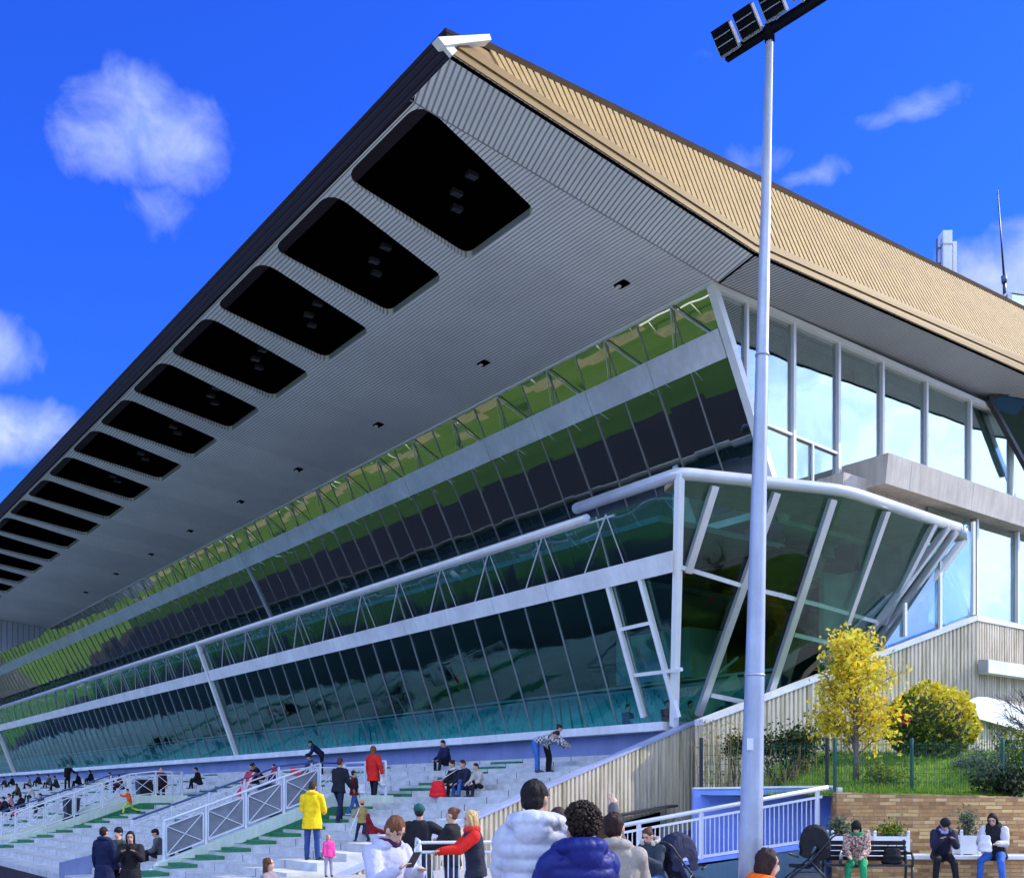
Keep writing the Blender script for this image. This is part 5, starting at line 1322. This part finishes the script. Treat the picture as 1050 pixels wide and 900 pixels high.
MB().bar(a0-UP*2.5, a0, .12, .12, AX).bar(a0, a0+Vector((2, .0, -.3)), .12, .12).bar(a0, a0+Vector((-.6, .8, -.5)), .1, .1).build('box_frame', M['panel_white'], rg)

# ------------------------------------------------------------------ floodlight mast
M['lamp_black'] = m_plain('lamp_black', (.006, .006, .008), .8, 0, .2, 5, spec=.05); M['lamp_trim'] = m_plain('lamp_trim', (.30, .32, .38), .8, 0, .15, 5, spec=.05)
M['blue_bright'] = m_streaked('bright_blue_paint', (.22, .34, .86), (.14, .22, .60), .6, .3, .8, .002)
M['galv'] = m_streaked('galvanised', (.36, .40, .48), (.26, .29, .36), .42, .7, 1.3, .001)
M['galv'].node_tree.nodes['Principled BSDF'].inputs['Metallic'].default_value = .3
LD = 19.5
lb0 = at_d(768.8, 0, LD); lb0.z = 0; lt = at_d(789.3, 33, LD)
fl_ = thing('floodlight_mast', 'tall tapering galvanised floodlight mast with rows of square lamps on a slanting crossbar', 'street lamp', lb0)
def lpnt(t): return lerp(lb0, lt, t)
MB().tube([lpnt(t) for t in (0, .06, .3, .6, 1)], [.222, .218, .17, .12, .066], 28).build('mast', M['galv'], fl_)
MB().tube([lpnt(-.001), lpnt(.004)], [.36, .36], 24).build('base_plate', M['galv'], fl_)
for t in (.245, .62): MB().tube([lpnt(t), lpnt(t+.0025)], [.225-.157*t+.004]*2, 24).build('mast_joint', M['galv'], fl_)
MB().box(lpnt(.165)+Vector((-.1, -.175, 0)), Vector((1, 0, 0)), Vector((0, 1, 0)), UP, .06, .02, .11).build('hatch', M['alu'], fl_)
bz_ = lt.z+.02
bl, br = at_z(745, 60, bz_), at_z(838, 1, bz_); br = ext(bl, br, 1.12)
MB().bar(bl, br, .10, .13).bar(bl+UP*.07, br+UP*.07, .16, .015).build('crossbar', M['lamp_black'], fl_)
MB().tube([lt-UP*.18, lt+UP*.14], .095, 12).build('mast_head', M['lamp_black'], fl_)
bd = (br-bl).normalized()
hv = Vector((-.224, -.168, .33)).normalized()
nv = bd.cross(hv).normalized()
if nv.dot(EYE-bl) < 0: nv = -nv
bh = (br-bl).length
for (cx, cy) in ((743.5, 39.5), (765.8, 21.7), (791, 2), (818, -21)):
    c = at_d(cx, cy, 0); c = on_plane(cx, cy, (bl+br)/2+hv*.40, Vector((bd.y, -bd.x, 0)))
    hd = MB().box(c, bd, hv, nv, .195, .225, .05).build('lamp_head', M['lamp_black'], fl_)
    for k in (-1, 1): MB().box(c+hv*(k*.075)+nv*.056, bd, hv, nv, .175, .008, .010).build('lamp_bar', M['lamp_trim'], hd)
    foot = c - hv*.22; foot = Vector((foot.x, foot.y, bz_+.06))
    MB().bar(c+bd*.215-hv*.26, c+bd*.215+hv*.20, .022, .10, nv).bar(c-bd*.21-hv*.26, c-bd*.21+hv*.02, .022, .07, nv).bar(c-hv*.25-bd*.21, c-hv*.25+bd*.22, .05, .03, nv).bar(c-hv*.25, foot, .06, .05, bd).build('bracket', M['lamp_trim'], hd)

# ------------------------------------------------------------------ entrance ramp, railing, blue wall
RD = 21.15
er = thing('entrance_ramp', 'blue painted entrance ramp rising to the right behind the floodlight mast', 'ramp', at_d(745, 0, RD+.5)*1.0)
def rp(px, py, d): return at_d(px, py, d)
f0, f1 = rp(600, 899, RD), rp(842, 861, RD)
M['teal_paint'] = m_streaked('teal_paint', (.085, .16, .23), (.05, .10, .15), .65, .4, 1., .002)
MB().prism([Vector((f0.x, RD, 0)), Vector((f1.x+.1, RD, 0)), f1+Vector((.1, 0, -.12)), f0-UP*.12], (0, .55, 0)).build('ramp_body', M['teal_paint'], er)
MB().prism([f0-UP*.117, f1+Vector((.1, 0, -.117)), f1+Vector((.1, 0, 0)), f0], (0, .6, 0)).build('ramp_slab', M['blue_bright'], er)
rt = thing('ramp_railing', 'pale railing with thin upright bars along the blue entrance ramp', 'railing', lerp(f0, f1, .5)+Vector((0, .1, 0)))
def rr_(px, py): return rp(px, py, RD+.06)
def rline(px, y0, y1): return y0+(y1-y0)*(px-640)/(845-640)
MB().tube([rr_(600, rline(600, 845.5, 807.5)), rr_(849, rline(849, 845.5, 807.5))], .048, 10).build('handrail', M['rail_paint'], rt)
MB().bar(rr_(600, rline(600, 853, 816)), rr_(843, rline(843, 853, 816)), .04, .05).build('middle_rail', M['rail_paint'], rt)
MB().bar(rr_(600, rline(600, 890, 859)), rr_(842, rline(842, 890, 859)), .04, .06).build('bottom_rail', M['rail_paint'], rt)
px = 606
while px < 840:
    MB().bar(rr_(px, rline(px, 890, 859)), rr_(px, rline(px, 853, 816)), .016, .016, AX).build('baluster', M['rail_paint'], rt); px += 4.7
for px in (655, 719, 838): MB().bar(rr_(px, rline(px, 894, 862)), rr_(px, rline(px, 845.5, 807.5)), .07, .07, AX).build('post', M['rail_paint'], rt)
bwl = thing('blue_retaining_wall', 'blue painted retaining wall of the raised garden behind the ramp railing', 'wall', at_d(783, 0, 21.95)*1.0)
w0, w1 = at_d(712, 809, 21.9), at_d(853, 807, 21.9)
bwl.location.z = 0
MB().prism([Vector((w0.x, 21.9, 0)), Vector((w1.x, 21.9, 0)), w1, w0], (0, .25, 0)).build('wall_face', M['blue_bright'], bwl)
MB().prism([w0+Vector((0, -.03, .003)), w1+Vector((.03, -.03, .003)), w1+Vector((.03, -.03, .045)), w0+Vector((0, -.03, .045))], (0, .31, 0)).build('wall_cap', M['coping'], bwl)
MB().aabox(w1.x-.01, w1.x+.08, 21.45, 21.93, 0, w1.z).build('end_pier', M['coping'], bwl)

# ------------------------------------------------------------------ brick garden wall, seat wall
def m_brick():
    m, nt, out = new_mat('brick'); co = obj_co(nt)
    sx = nt.nodes.new('ShaderNodeSeparateXYZ'); nt.links.new(co, sx.inputs[0]); cb = nt.nodes.new('ShaderNodeCombineXYZ')
    nt.links.new(math_n(nt, 'ADD', sx.outputs[0], sx.outputs[1]), cb.inputs[0]); nt.links.new(sx.outputs[2], cb.inputs[1])
    wr = nt.nodes.new('ShaderNodeVectorMath'); wr.operation = 'MULTIPLY_ADD'
    nz = nt.nodes.new('ShaderNodeTexNoise'); nz.inputs['Scale'].default_value = 3; nt.links.new(cb.outputs[0], nz.inputs['Vector'])
    nt.links.new(nz.outputs['Color'], wr.inputs[0]); wr.inputs[1].default_value = (.02, .012, 0); nt.links.new(cb.outputs[0], wr.inputs[2])
    b = nt.nodes.new('ShaderNodeTexBrick'); nt.links.new(wr.outputs[0], b.inputs['Vector'])
    b.inputs['Scale'].default_value = 1; b.inputs['Brick Width'].default_value = .30; b.inputs['Row Height'].default_value = .075
    b.inputs['Mortar Size'].default_value = .007; b.inputs['Mortar Smooth'].default_value = .2; b.inputs['Bias'].default_value = 0
    b.offset = .37; b.squash = .7; b.squash_frequency = 3
    b.inputs['Color1'].default_value = (0, 0, 0, 1); b.inputs['Color2'].default_value = (1, 1, 1, 1); b.inputs['Mortar'].default_value = (.5, .5, .5, 1)
    c = ramp(nt, b.outputs['Color'], [(0, (.17, .075, .032)), (.25, (.34, .165, .06)), (.55, (.50, .27, .10)), (.8, (.62, .37, .14)), (1, (.74, .54, .25))])
    c = mixc(nt, .35, c, ramp(nt, noise_n(nt, co, 9, 5), [(.3, (.24, .11, .045)), (.7, (.70, .42, .17))]))
    c = mixc(nt, b.outputs['Fac'], c, (.26, .19, .12))
    h = math_n(nt, 'SUBTRACT', math_n(nt, 'MULTIPLY', noise_n(nt, co, 25, 4), .4), b.outputs['Fac'])
    principled(nt, out, c, .85, 0, .3, h, .02, .7); return m
M['brick'] = m_brick()
g0, g1 = at_d(852, 812, 21.0), at_d(1130, 819, 20.6)
gwall = thing('brick_garden_wall', 'tan brick retaining wall below the grass bank', 'wall', Vector(((g0.x+g1.x)/2, 21, 0)))
nb = MB(); xs = np.linspace(g0.x+.12, g1.x, 40)
tops_ = [lerp(g0, g1, i/39).z+random.uniform(-.012, .012) for i in range(40)]
poly = [Vector((xs[0], 21, 0)), Vector((xs[-1], 20.6, 0))]+[Vector((xs[i], 21-.4*i/39, tops_[i])) for i in reversed(range(40))]
nb.prism(poly, (0, .4, 0)); nb.build('brick_face', M['brick'], gwall)
swt = thing('low_seat_wall', 'knee-high brick wall with a white coping in front of the brick garden wall', 'wall', Vector((9, 20.2, 0)))
MB().prism([(at_d(868, 0, 20).x, 19.95, 0), (11.8, 19.75, 0), (11.8, 20.5, 0), (at_d(868, 0, 20).x, 20.9, 0)], (0, 0, .47)).build('brick_body', M['brick'], swt)
MB().prism([(at_d(867, 0, 20).x, 19.90, .473), (11.8, 19.70, .473), (11.8, 20.53, .473), (at_d(867, 0, 20).x, 20.93, .473)], (0, 0, .065)).build('coping', M['coping'], swt)
# grass bank behind
def bank_z(x, y):
    d = y-21.3; k = min(1, max(0, (x-5.6)/2.2)); k = k*k*(3-2*k)
    return 1.70 + k*min(1.02, max(0, d)*.27) + .04*mnoise.noise(Vector((x*.8, y*.8, 0)))
M['grass_soil'] = m_plain('bank_grass', (.11, .20, .02), .9, 0, .4, 3., .03, .2)
gb = MB(); nx, ny = 60, 40; x0, x1, y0, y1 = 4.0, 17.0, 21.2, 34.0
vs = []
for j in range(ny+1):
    for i in range(nx+1):
        y = y0+(y1-y0)*j/ny; xa_ = max(x0, .181*y); x = xa_+(x1-xa_)*i/nx; vs.append((x, y, bank_z(x, y)))
gb.add(vs, [(j*(nx+1)+i, j*(nx+1)+i+1, (j+1)*(nx+1)+i+1, (j+1)*(nx+1)+i) for j in range(ny) for i in range(nx)], True)
tag(gb.build('garden_bank', M['grass_soil']), kind='structure')

# ------------------------------------------------------------------ foliage
def m_leaf(name, stops, rough=.55, trans=.35):
    m, nt, out = new_mat(name)
    gi = nt.nodes.new('ShaderNodeNewGeometry')
    c = ramp(nt, gi.outputs['Random Per Island'], stops)
    b = principled(nt, out, c, rough, 0, .3)
    t = nt.nodes.new('ShaderNodeBsdfTranslucent'); nt.links.new(c, t.inputs['Color'])
    mx = nt.nodes.new('ShaderNodeMixShader'); mx.inputs[0].default_value = trans
    nt.links.new(b.outputs[0], mx.inputs[1]); nt.links.new(t.outputs[0], mx.inputs[2]); nt.links.new(mx.outputs[0], out.inputs['Surface'])
    return m
def leaf_mesh(name, cen, size, mat, parent=None, asp=.55, up_bias=.3, local=True):
    cen = np.asarray(cen, float); n = len(cen)
    nrm = rng.normal(size=(n, 3)); nrm[:, 2] += up_bias; nrm /= np.linalg.norm(nrm, axis=1)[:, None]
    t = rng.normal(size=(n, 3)); t -= nrm*(t*nrm).sum(1)[:, None]; t /= np.linalg.norm(t, axis=1)[:, None]
    b = np.cross(nrm, t); s = size*rng.uniform(.6, 1.3, (n, 1))
    v = np.stack([cen-t*s, cen-b*s*asp+nrm*s*.12, cen+t*s, cen+b*s*asp+nrm*s*.12], 1).reshape(-1, 3)
    f = np.arange(4*n).reshape(n, 4)
    me = bpy.data.meshes.new(name); me.from_pydata(v.tolist(), [], f.tolist()); me.update(); me.materials.append(mat)
    o = bpy.data.objects.new(name, me); COL.objects.link(o)
    if parent is not None: attach(o, parent, local)
    return o
def clumps(n, rad, k, cr, flat=1., shell=.55):
    """points in k clumps spread through an ellipsoid of radii rad"""
    d = rng.normal(size=(k, 3)); d /= np.linalg.norm(d, axis=1)[:, None]
    c = d*rng.uniform(shell, 1., (k, 1))*np.array(rad)
    idx = rng.integers(0, k, n); r = rng.uniform(.5, 1.4, k)
    return c[idx]+rng.normal(size=(n, 3))*(cr*r[idx])[:, None]*np.array([1, 1, flat])
M['bark'] = m_plain('bark', (.15, .125, .095), .9, 0, .3, 8., .02)
M['bark_dark'] = m_plain('bark_dark', (.06, .05, .04), .9, 0, .3, 8., .02)
def branches(mb, p, d, L, r, lev, tips, spread=.55, n=3):
    q = p+d*L; mb.tube([p, lerp(p, q, .5)+Vector(rng.normal(size=3))*L*.05, q], [r, r*.8, r*.6], 6, False)
    tips.append(q)
    if lev == 0: return
    for i in range(n):
        nd = (d + Vector(rng.normal(size=3))*spread + UP*.12).normalized()
        s = lerp(p, q, rng.uniform(.45, 1.)); branches(mb, s, nd, L*rng.uniform(.55, .8), r*.55, lev-1, tips, spread, n)
# yellow young tree
M['leaf_yellow'] = m_leaf('leaf_yellow', [(0, (.55, .36, .015)), (.3, (.74, .55, .025)), (.6, (.80, .66, .05)), (.85, (.62, .58, .06)), (1, (.34, .42, .05))], .55, .5)
tb_ = at_d(877.5, 800, 22.6); tb_.z = bank_z(tb_.x, tb_.y)-.05
ty = thing('yellow_tree', 'slender young tree with yellow autumn leaves on the grass bank', 'tree', tb_)
tm = MB(); tips = []
tm.tube([(0, 0, 0), (.02, 0, .7), (-.01, .02, 1.5), (.02, 0, 2.4), (0, 0, 3.2)], [.075, .06, .05, .035, .015], 8)
for z in (.55, .75, .95, 1.15, 1.4, 1.65, 1.9, 2.15, 2.4, 2.65):
    for k in range(3):
        a = rng.uniform(0, 6.28); d = Vector((math.cos(a), math.sin(a), rng.uniform(.7, 1.3))).normalized()
        branches(tm, Vector((0, 0, z)), d, (.62 if z < 1.9 else .40)*rng.uniform(.8, 1.2), .02, 1, tips, .5, 3)
tm.build('trunk', M['bark'], ty, fix=False).matrix_parent_inverse = Matrix()
pts = np.array([tuple(t) for t in tips]); idx = rng.integers(0, len(pts), 3900)
cen = pts[idx]+rng.normal(size=(3900, 3))*.18
cen = cen[(np.abs(cen[:, 0]) < 1.05)]
leaf_mesh('crown', cen, .066, M['leaf_yellow'], ty)
# round bush, autumn gold and sunlight painted into the top right leaves
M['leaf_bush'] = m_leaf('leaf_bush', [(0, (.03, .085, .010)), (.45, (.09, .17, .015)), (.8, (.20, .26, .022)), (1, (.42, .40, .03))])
M['leaf_gold_sunlit'] = m_leaf('leaf_gold_sunlit', [(0, (.42, .36, .02)), (.5, (.68, .56, .03)), (1, (.78, .66, .06))])
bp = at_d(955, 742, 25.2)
bu = thing('round_bush', 'clipped round bush tinted golden on its sunlit top, right of the yellow tree', 'bush', Vector((bp.x, bp.y, bank_z(bp.x, bp.y))))
hz = bp.z-bank_z(bp.x, bp.y)
d = rng.normal(size=(5200, 3)); d /= np.linalg.norm(d, axis=1)[:, None]
r_ = rng.uniform(.80, 1.0, 5200)**.5*np.array([1+.14*mnoise.noise(Vector(x)*2.2)+.10*mnoise.noise(Vector(x)*5.5) for x in d])
c = d*r_[:, None]*np.array([1.06, 1.0, .98])+np.array([0, 0, hz])
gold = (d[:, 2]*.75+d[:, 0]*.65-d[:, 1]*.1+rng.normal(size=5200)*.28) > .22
leaf_mesh('green_leaves', c[~gold], .062, M['leaf_bush'], bu); leaf_mesh('sunlit_gold_leaves', c[gold]*np.array([1.02, 1.02, 1.0]), .062, M['leaf_gold_sunlit'], bu)
sb = MB()
for k in range(5): sb.tube([(rng.uniform(-.1, .1), rng.uniform(-.1, .1), -.1), (rng.uniform(-.4, .4), rng.uniform(-.4, .4), hz)], [.05, .02], 6)
sb.ball((0, 0, hz), .78, .74, .72, 14, 10)
sb.build('stems', M['bark_dark'], bu, fix=False).matrix_parent_inverse = Matrix()
fl = MB()
tq = at_d(927, 737, 24.3); tl_ = Vector(tq)-bu.location
for k in range(7): fl.ball(tl_+Vector(rng.normal(size=3))*.05, .05, .05, .045, 8, 6)
M['red_flower'] = m_plain('red_flower', (.55, .02, .02), .5, 0, .2)
fl.build('red_flower', M['red_flower'], bu, fix=False).matrix_parent_inverse = Matrix()
# ivy on the wall, dry stems
M['leaf_ivy'] = m_leaf('leaf_ivy', [(0, (.012, .03, .008)), (.6, (.03, .065, .015)), (1, (.09, .12, .03))])
M['leaf_dry'] = m_leaf('leaf_dry', [(0, (.20, .13, .04)), (.6, (.36, .26, .09)), (1, (.26, .24, .06))])
def plant(name, label, cat, pxy, d, rad, n, size, mat, k=14, cr=.18, stems=None, group=None, zfix=None, stem_mat='bark_dark', shell=.4):
    p = at_d(*pxy, d); base = Vector((p.x, p.y, bank_z(p.x, p.y) if zfix is None else zfix))
    t = thing(name, label, cat, base, 0, group); cz = p.z-base.z
    c = clumps(n, rad, k, cr, 1., shell)+np.array([0, 0, cz]); c = c[c[:, 2] > -.05]
    leaf_mesh('foliage', c, size, M[mat], t)
    s = MB()
    for i in range(stems or 4):
        a = Vector(c[rng.integers(0, len(c))]); b = Vector((a.x*.35, a.y*.35, -.03))
        s.tube([b, lerp(b, a, .5)+Vector(rng.normal(size=3))*.05, a], [.02, .014, .006], 5, False)
    s.build('stems', M[stem_mat], t, fix=False).matrix_parent_inverse = Matrix()
    return t
plant('ivy_hedge', 'dark green ivy hanging over the fence beside the floodlight mast', 'hedge', (810, 766), 24.6, (1.05, .35, .30), 2600, .055, 'leaf_ivy', 26, .17, 16)
plant('ivy_hedge', 'small clump of dark ivy left of the floodlight mast', 'hedge', (757, 764), 24.6, (.42, .3, .12), 700, .05, 'leaf_ivy', 10, .12, 8)
def reeds(name, label, px, d, w, n, h, group=None):
    p = at_d(px, 800, d); z = bank_z(p.x, p.y); t = thing(name, label, 'plant', Vector((p.x, p.y, z)), 0, group)
    s = MB()
    for i in range(n):
        b = Vector((rng.uniform(-w, w), rng.uniform(-.3, .3), -.03)); hh = h*rng.uniform(.5, 1.1)
        q = b+Vector((rng.normal()*.12, rng.normal()*.1, hh)); s.tube([b, lerp(b, q, .5)+Vector((rng.normal()*.04, 0, 0)), q], [.008, .007, .004], 4, False)
    s.build('stems', M['straw'], t, fix=False).matrix_parent_inverse = Matrix()
    c = np.stack([rng.uniform(-w, w, n*6), rng.uniform(-.3, .3, n*6), rng.uniform(.05, h, n*6)], 1)
    leaf_mesh('dry_leaves', c, .045, M['leaf_dry'], t, .35)
M['straw'] = m_plain('straw', (.33, .25, .10), .85, 0, .35, 6.)
reeds('dry_reeds', 'tall dry yellow stems against the ribbed wall left of the mast', 738, 24.4, .50, 60, 1.75)
reeds('dry_reeds', 'dry straw-coloured stems below the hanging ivy', 803, 24.3, .75, 50, .9)
plant('low_shrub', 'low green shrub at the foot of the yellow tree', 'shrub', (905, 797), 22.3, (.55, .3, .22), 900, .04, 'leaf_bush', 14, .12, 8)
M['leaf_sage'] = m_leaf('leaf_sage', [(0, (.05, .08, .045)), (.6, (.11, .16, .09)), (1, (.20, .25, .15))])
M['leaf_dark'] = m_leaf('leaf_dark', [(0, (.006, .014, .006)), (.7, (.02, .04, .014)), (1, (.05, .08, .02))])
plant('grey_shrub', 'grey-green feathery shrub by the right fence post', 'shrub', (1014, 785), 22.6, (.42, .35, .50), 1700, .035, 'leaf_sage', 20, .13, 8)
plant('dark_shrub', 'dark creeping shrub spilling over the brick wall at the right edge', 'shrub', (1030, 803), 21.4, (.62, .3, .18), 1500, .05, 'leaf_dark', 20, .12, 8)
plant('dark_shrub', 'tall mid-green shrub at the far right edge of the bank', 'shrub', (1052, 775), 23, (.6, .4, .55), 1500, .05, 'leaf_bush', 20, .16, 8)
plant('low_shrub', 'low rosemary-like shrub right of the golden bush', 'shrub', (990, 783), 23.6, (.45, .3, .16), 900, .035, 'leaf_sage', 12, .1, 8)
# bare tree at the right edge
p = at_d(1062, 800, 22.4); bt = thing('bare_tree', 'leafless twiggy tree at the right edge before the ribbed wall', 'tree', Vector((p.x, p.y, bank_z(p.x, p.y))))
tm = MB(); tips = []
tm.tube([(0, 0, -.1), (0, 0, 1.2)], [.06, .04], 6)
for k in range(9):
    a = rng.uniform(2.3, 4.2) if k < 6 else rng.uniform(0, 6.28)
    branches(tm, Vector((0, 0, .7+.09*k)), Vector((math.cos(a), math.sin(a)*.6, rng.uniform(.3, 1.2))).normalized(), .55, .014, 2, tips, .45, 3)
tm.build('branches', M['bark_dark'], bt, fix=False).matrix_parent_inverse = Matrix()
# grass blades
nB = 15000
xy = np.stack([rng.uniform(5.3, 13.5, nB), 21.35+rng.uniform(0, 1, nB)**1.4*5.5], 1)
zz_ = np.array([bank_z(*q) for q in xy])
hh = rng.uniform(.05, .13, nB); dx = rng.normal(size=(nB, 2))*.03; wv = rng.normal(size=(nB, 2)); wv = wv/np.linalg.norm(wv, axis=1)[:, None]*.010
b0 = np.column_stack([xy-wv, zz_]); b1 = np.column_stack([xy+wv, zz_]); tp_ = np.column_stack([xy+dx, zz_+hh])
me = bpy.data.meshes.new('grass'); me.from_pydata(np.stack([b0, b1, tp_], 1).reshape(-1, 3).tolist(), [], np.arange(3*nB).reshape(nB, 3).tolist())
M['grass_blade'] = m_leaf('grass_blade', [(0, (.07, .17, .012)), (.5, (.18, .34, .025)), (.85, (.28, .44, .04)), (1, (.38, .40, .08))])
me.materials.append(M['grass_blade']); o = bpy.data.objects.new('grass', me); COL.objects.link(o)
tag(o, 'short green grass on the bank above the brick wall', 'grass', kind='stuff')
# green mesh fence
M['fence_green'] = m_plain('fence_green', (.012, .075, .05), .45, .1, .15, 4.)
fe = thing('mesh_fence', 'green wire mesh fence with square posts along the top of the brick wall', 'fence', at_d(940, 812, 21.5))
fpx = [719, 848, 856, 935, 1028, 1120]
for i, px in enumerate(fpx):
    yy = 21.6 if px > 850 else 22.25
    b = at_d(px, 811, yy); t = at_d(px, 756, yy); MB().bar(Vector((b.x, yy, 1.68)), Vector((b.x, yy, t.z)), .055, .055, AX).build('post', M['fence_green'] if px > 850 else M['bin_black'], fe)
for a, b in ((856, 935), (935, 1028), (1028, 1120), (719, 848)):
    yy = 21.6 if a > 850 else 22.25
    x0 = at_d(a, 0, yy).x+.03; x1 = at_d(b, 0, yy).x-.03; w = MB()
    x = x0
    while x < x1: w.bar((x, yy, 1.74), (x, yy, 2.80), .0055, .0055, AX); x += .055
    for z in np.arange(1.76, 2.81, .2 if a > 850 else .2): w.bar((x0, yy, float(z)), (x1, yy, float(z)), .006, .006)
    w.build('wire_panel', M['fence_green'], fe, fix=False)
# white planters with plants on the seat wall
M['planter'] = m_plain('planter_white', (.72, .73, .76), .5, 0, .06, 3.)
M['soil'] = m_plain('soil', (.04, .028, .018), .95, 0, .3, 20)
def planter(pxc, wpx, d, z, label, plabel, mat, h=.40, ph=.22):
    c = at_d(pxc, 0, d); w = wpx*d/F/2
    t = thing('planter_box', label, 'planter', Vector((c.x, d, z)), 0, 'white planters on the seat wall')
    b = MB().aabox(-w, w, -.17, .17, .02, h)
    b.build('box', M['planter'], t).matrix_parent_inverse = Matrix()
    for sx in (-1, 1):
        for sy in (-1, 1): MB().aabox(sx*w-.025, sx*w+.025, sy*.17-.025, sy*.17+.025, 0, h+.06).ball((sx*w, sy*.17, h+.085), .03).build('corner_post', M['planter'], t, fix=False).matrix_parent_inverse = Matrix()
    MB().aabox(-w+.03, w-.03, -.15, .15, h, h+.006).build('soil', M['soil'], t).matrix_parent_inverse = Matrix()
    g = thing('potted_shrub', plabel, 'plant', Vector((c.x, d, z+h)), 0)
    cc = clumps(650, (w*.8, .12, ph*.6), 12, .07)+np.array([0, 0, ph*.55]); cc = cc[cc[:, 2] > 0]
    leaf_mesh('foliage', cc, .035, M[mat], g)
    s = MB()
    for i in range(6):
        q = Vector(cc[rng.integers(0, len(cc))]); s.tube([(q.x*.5, q.y*.5, -.02), q], [.008, .004], 4, False)
    s.build('stems', M['bark_dark'], g, fix=False).matrix_parent_inverse = Matrix()
planter(911, 34, 20.35, .54, 'white picket planter box behind the black bench', 'low grassy green plant in the planter behind the bench', 'leaf_bush', .36, .2)
planter(862, 22, 20.45, .54, 'white planter box half hidden behind the pushchair', 'small green plant rising behind the pushchair', 'leaf_sage', .36, .3)
planter(991, 18, 20.25, .54, 'white planter box between the two people seated on the wall', 'grey-green leafy shrub between the two seated people', 'leaf_sage', .38, .36)

# white running rails out on the turf (seen mirrored in the leaning glass)
M['rail_plastic'] = m_plain('rail_plastic', (.8, .8, .8), .4, 0, .03)
for v, lab in ((-5.5, 'white running rail along the near edge of the turf'), (-17, 'white running rail in the middle of the turf')):
    t = thing('running_rail', lab, 'railing', P(70, v, -.66), 0, 'white running rails along the turf')
    MB().tube([P(12, v, .52), P(165, v, .52)], .07, 8).build('rail', M['rail_plastic'], t)
    ps = MB()
    for i in range(50): ps.tube([P(12+3*i, v-.25, -.7), P(12+3*i, v, .5)], .045, 6)
    tag(ps.build('rail_posts', M['rail_plastic'], t), kind='stuff')
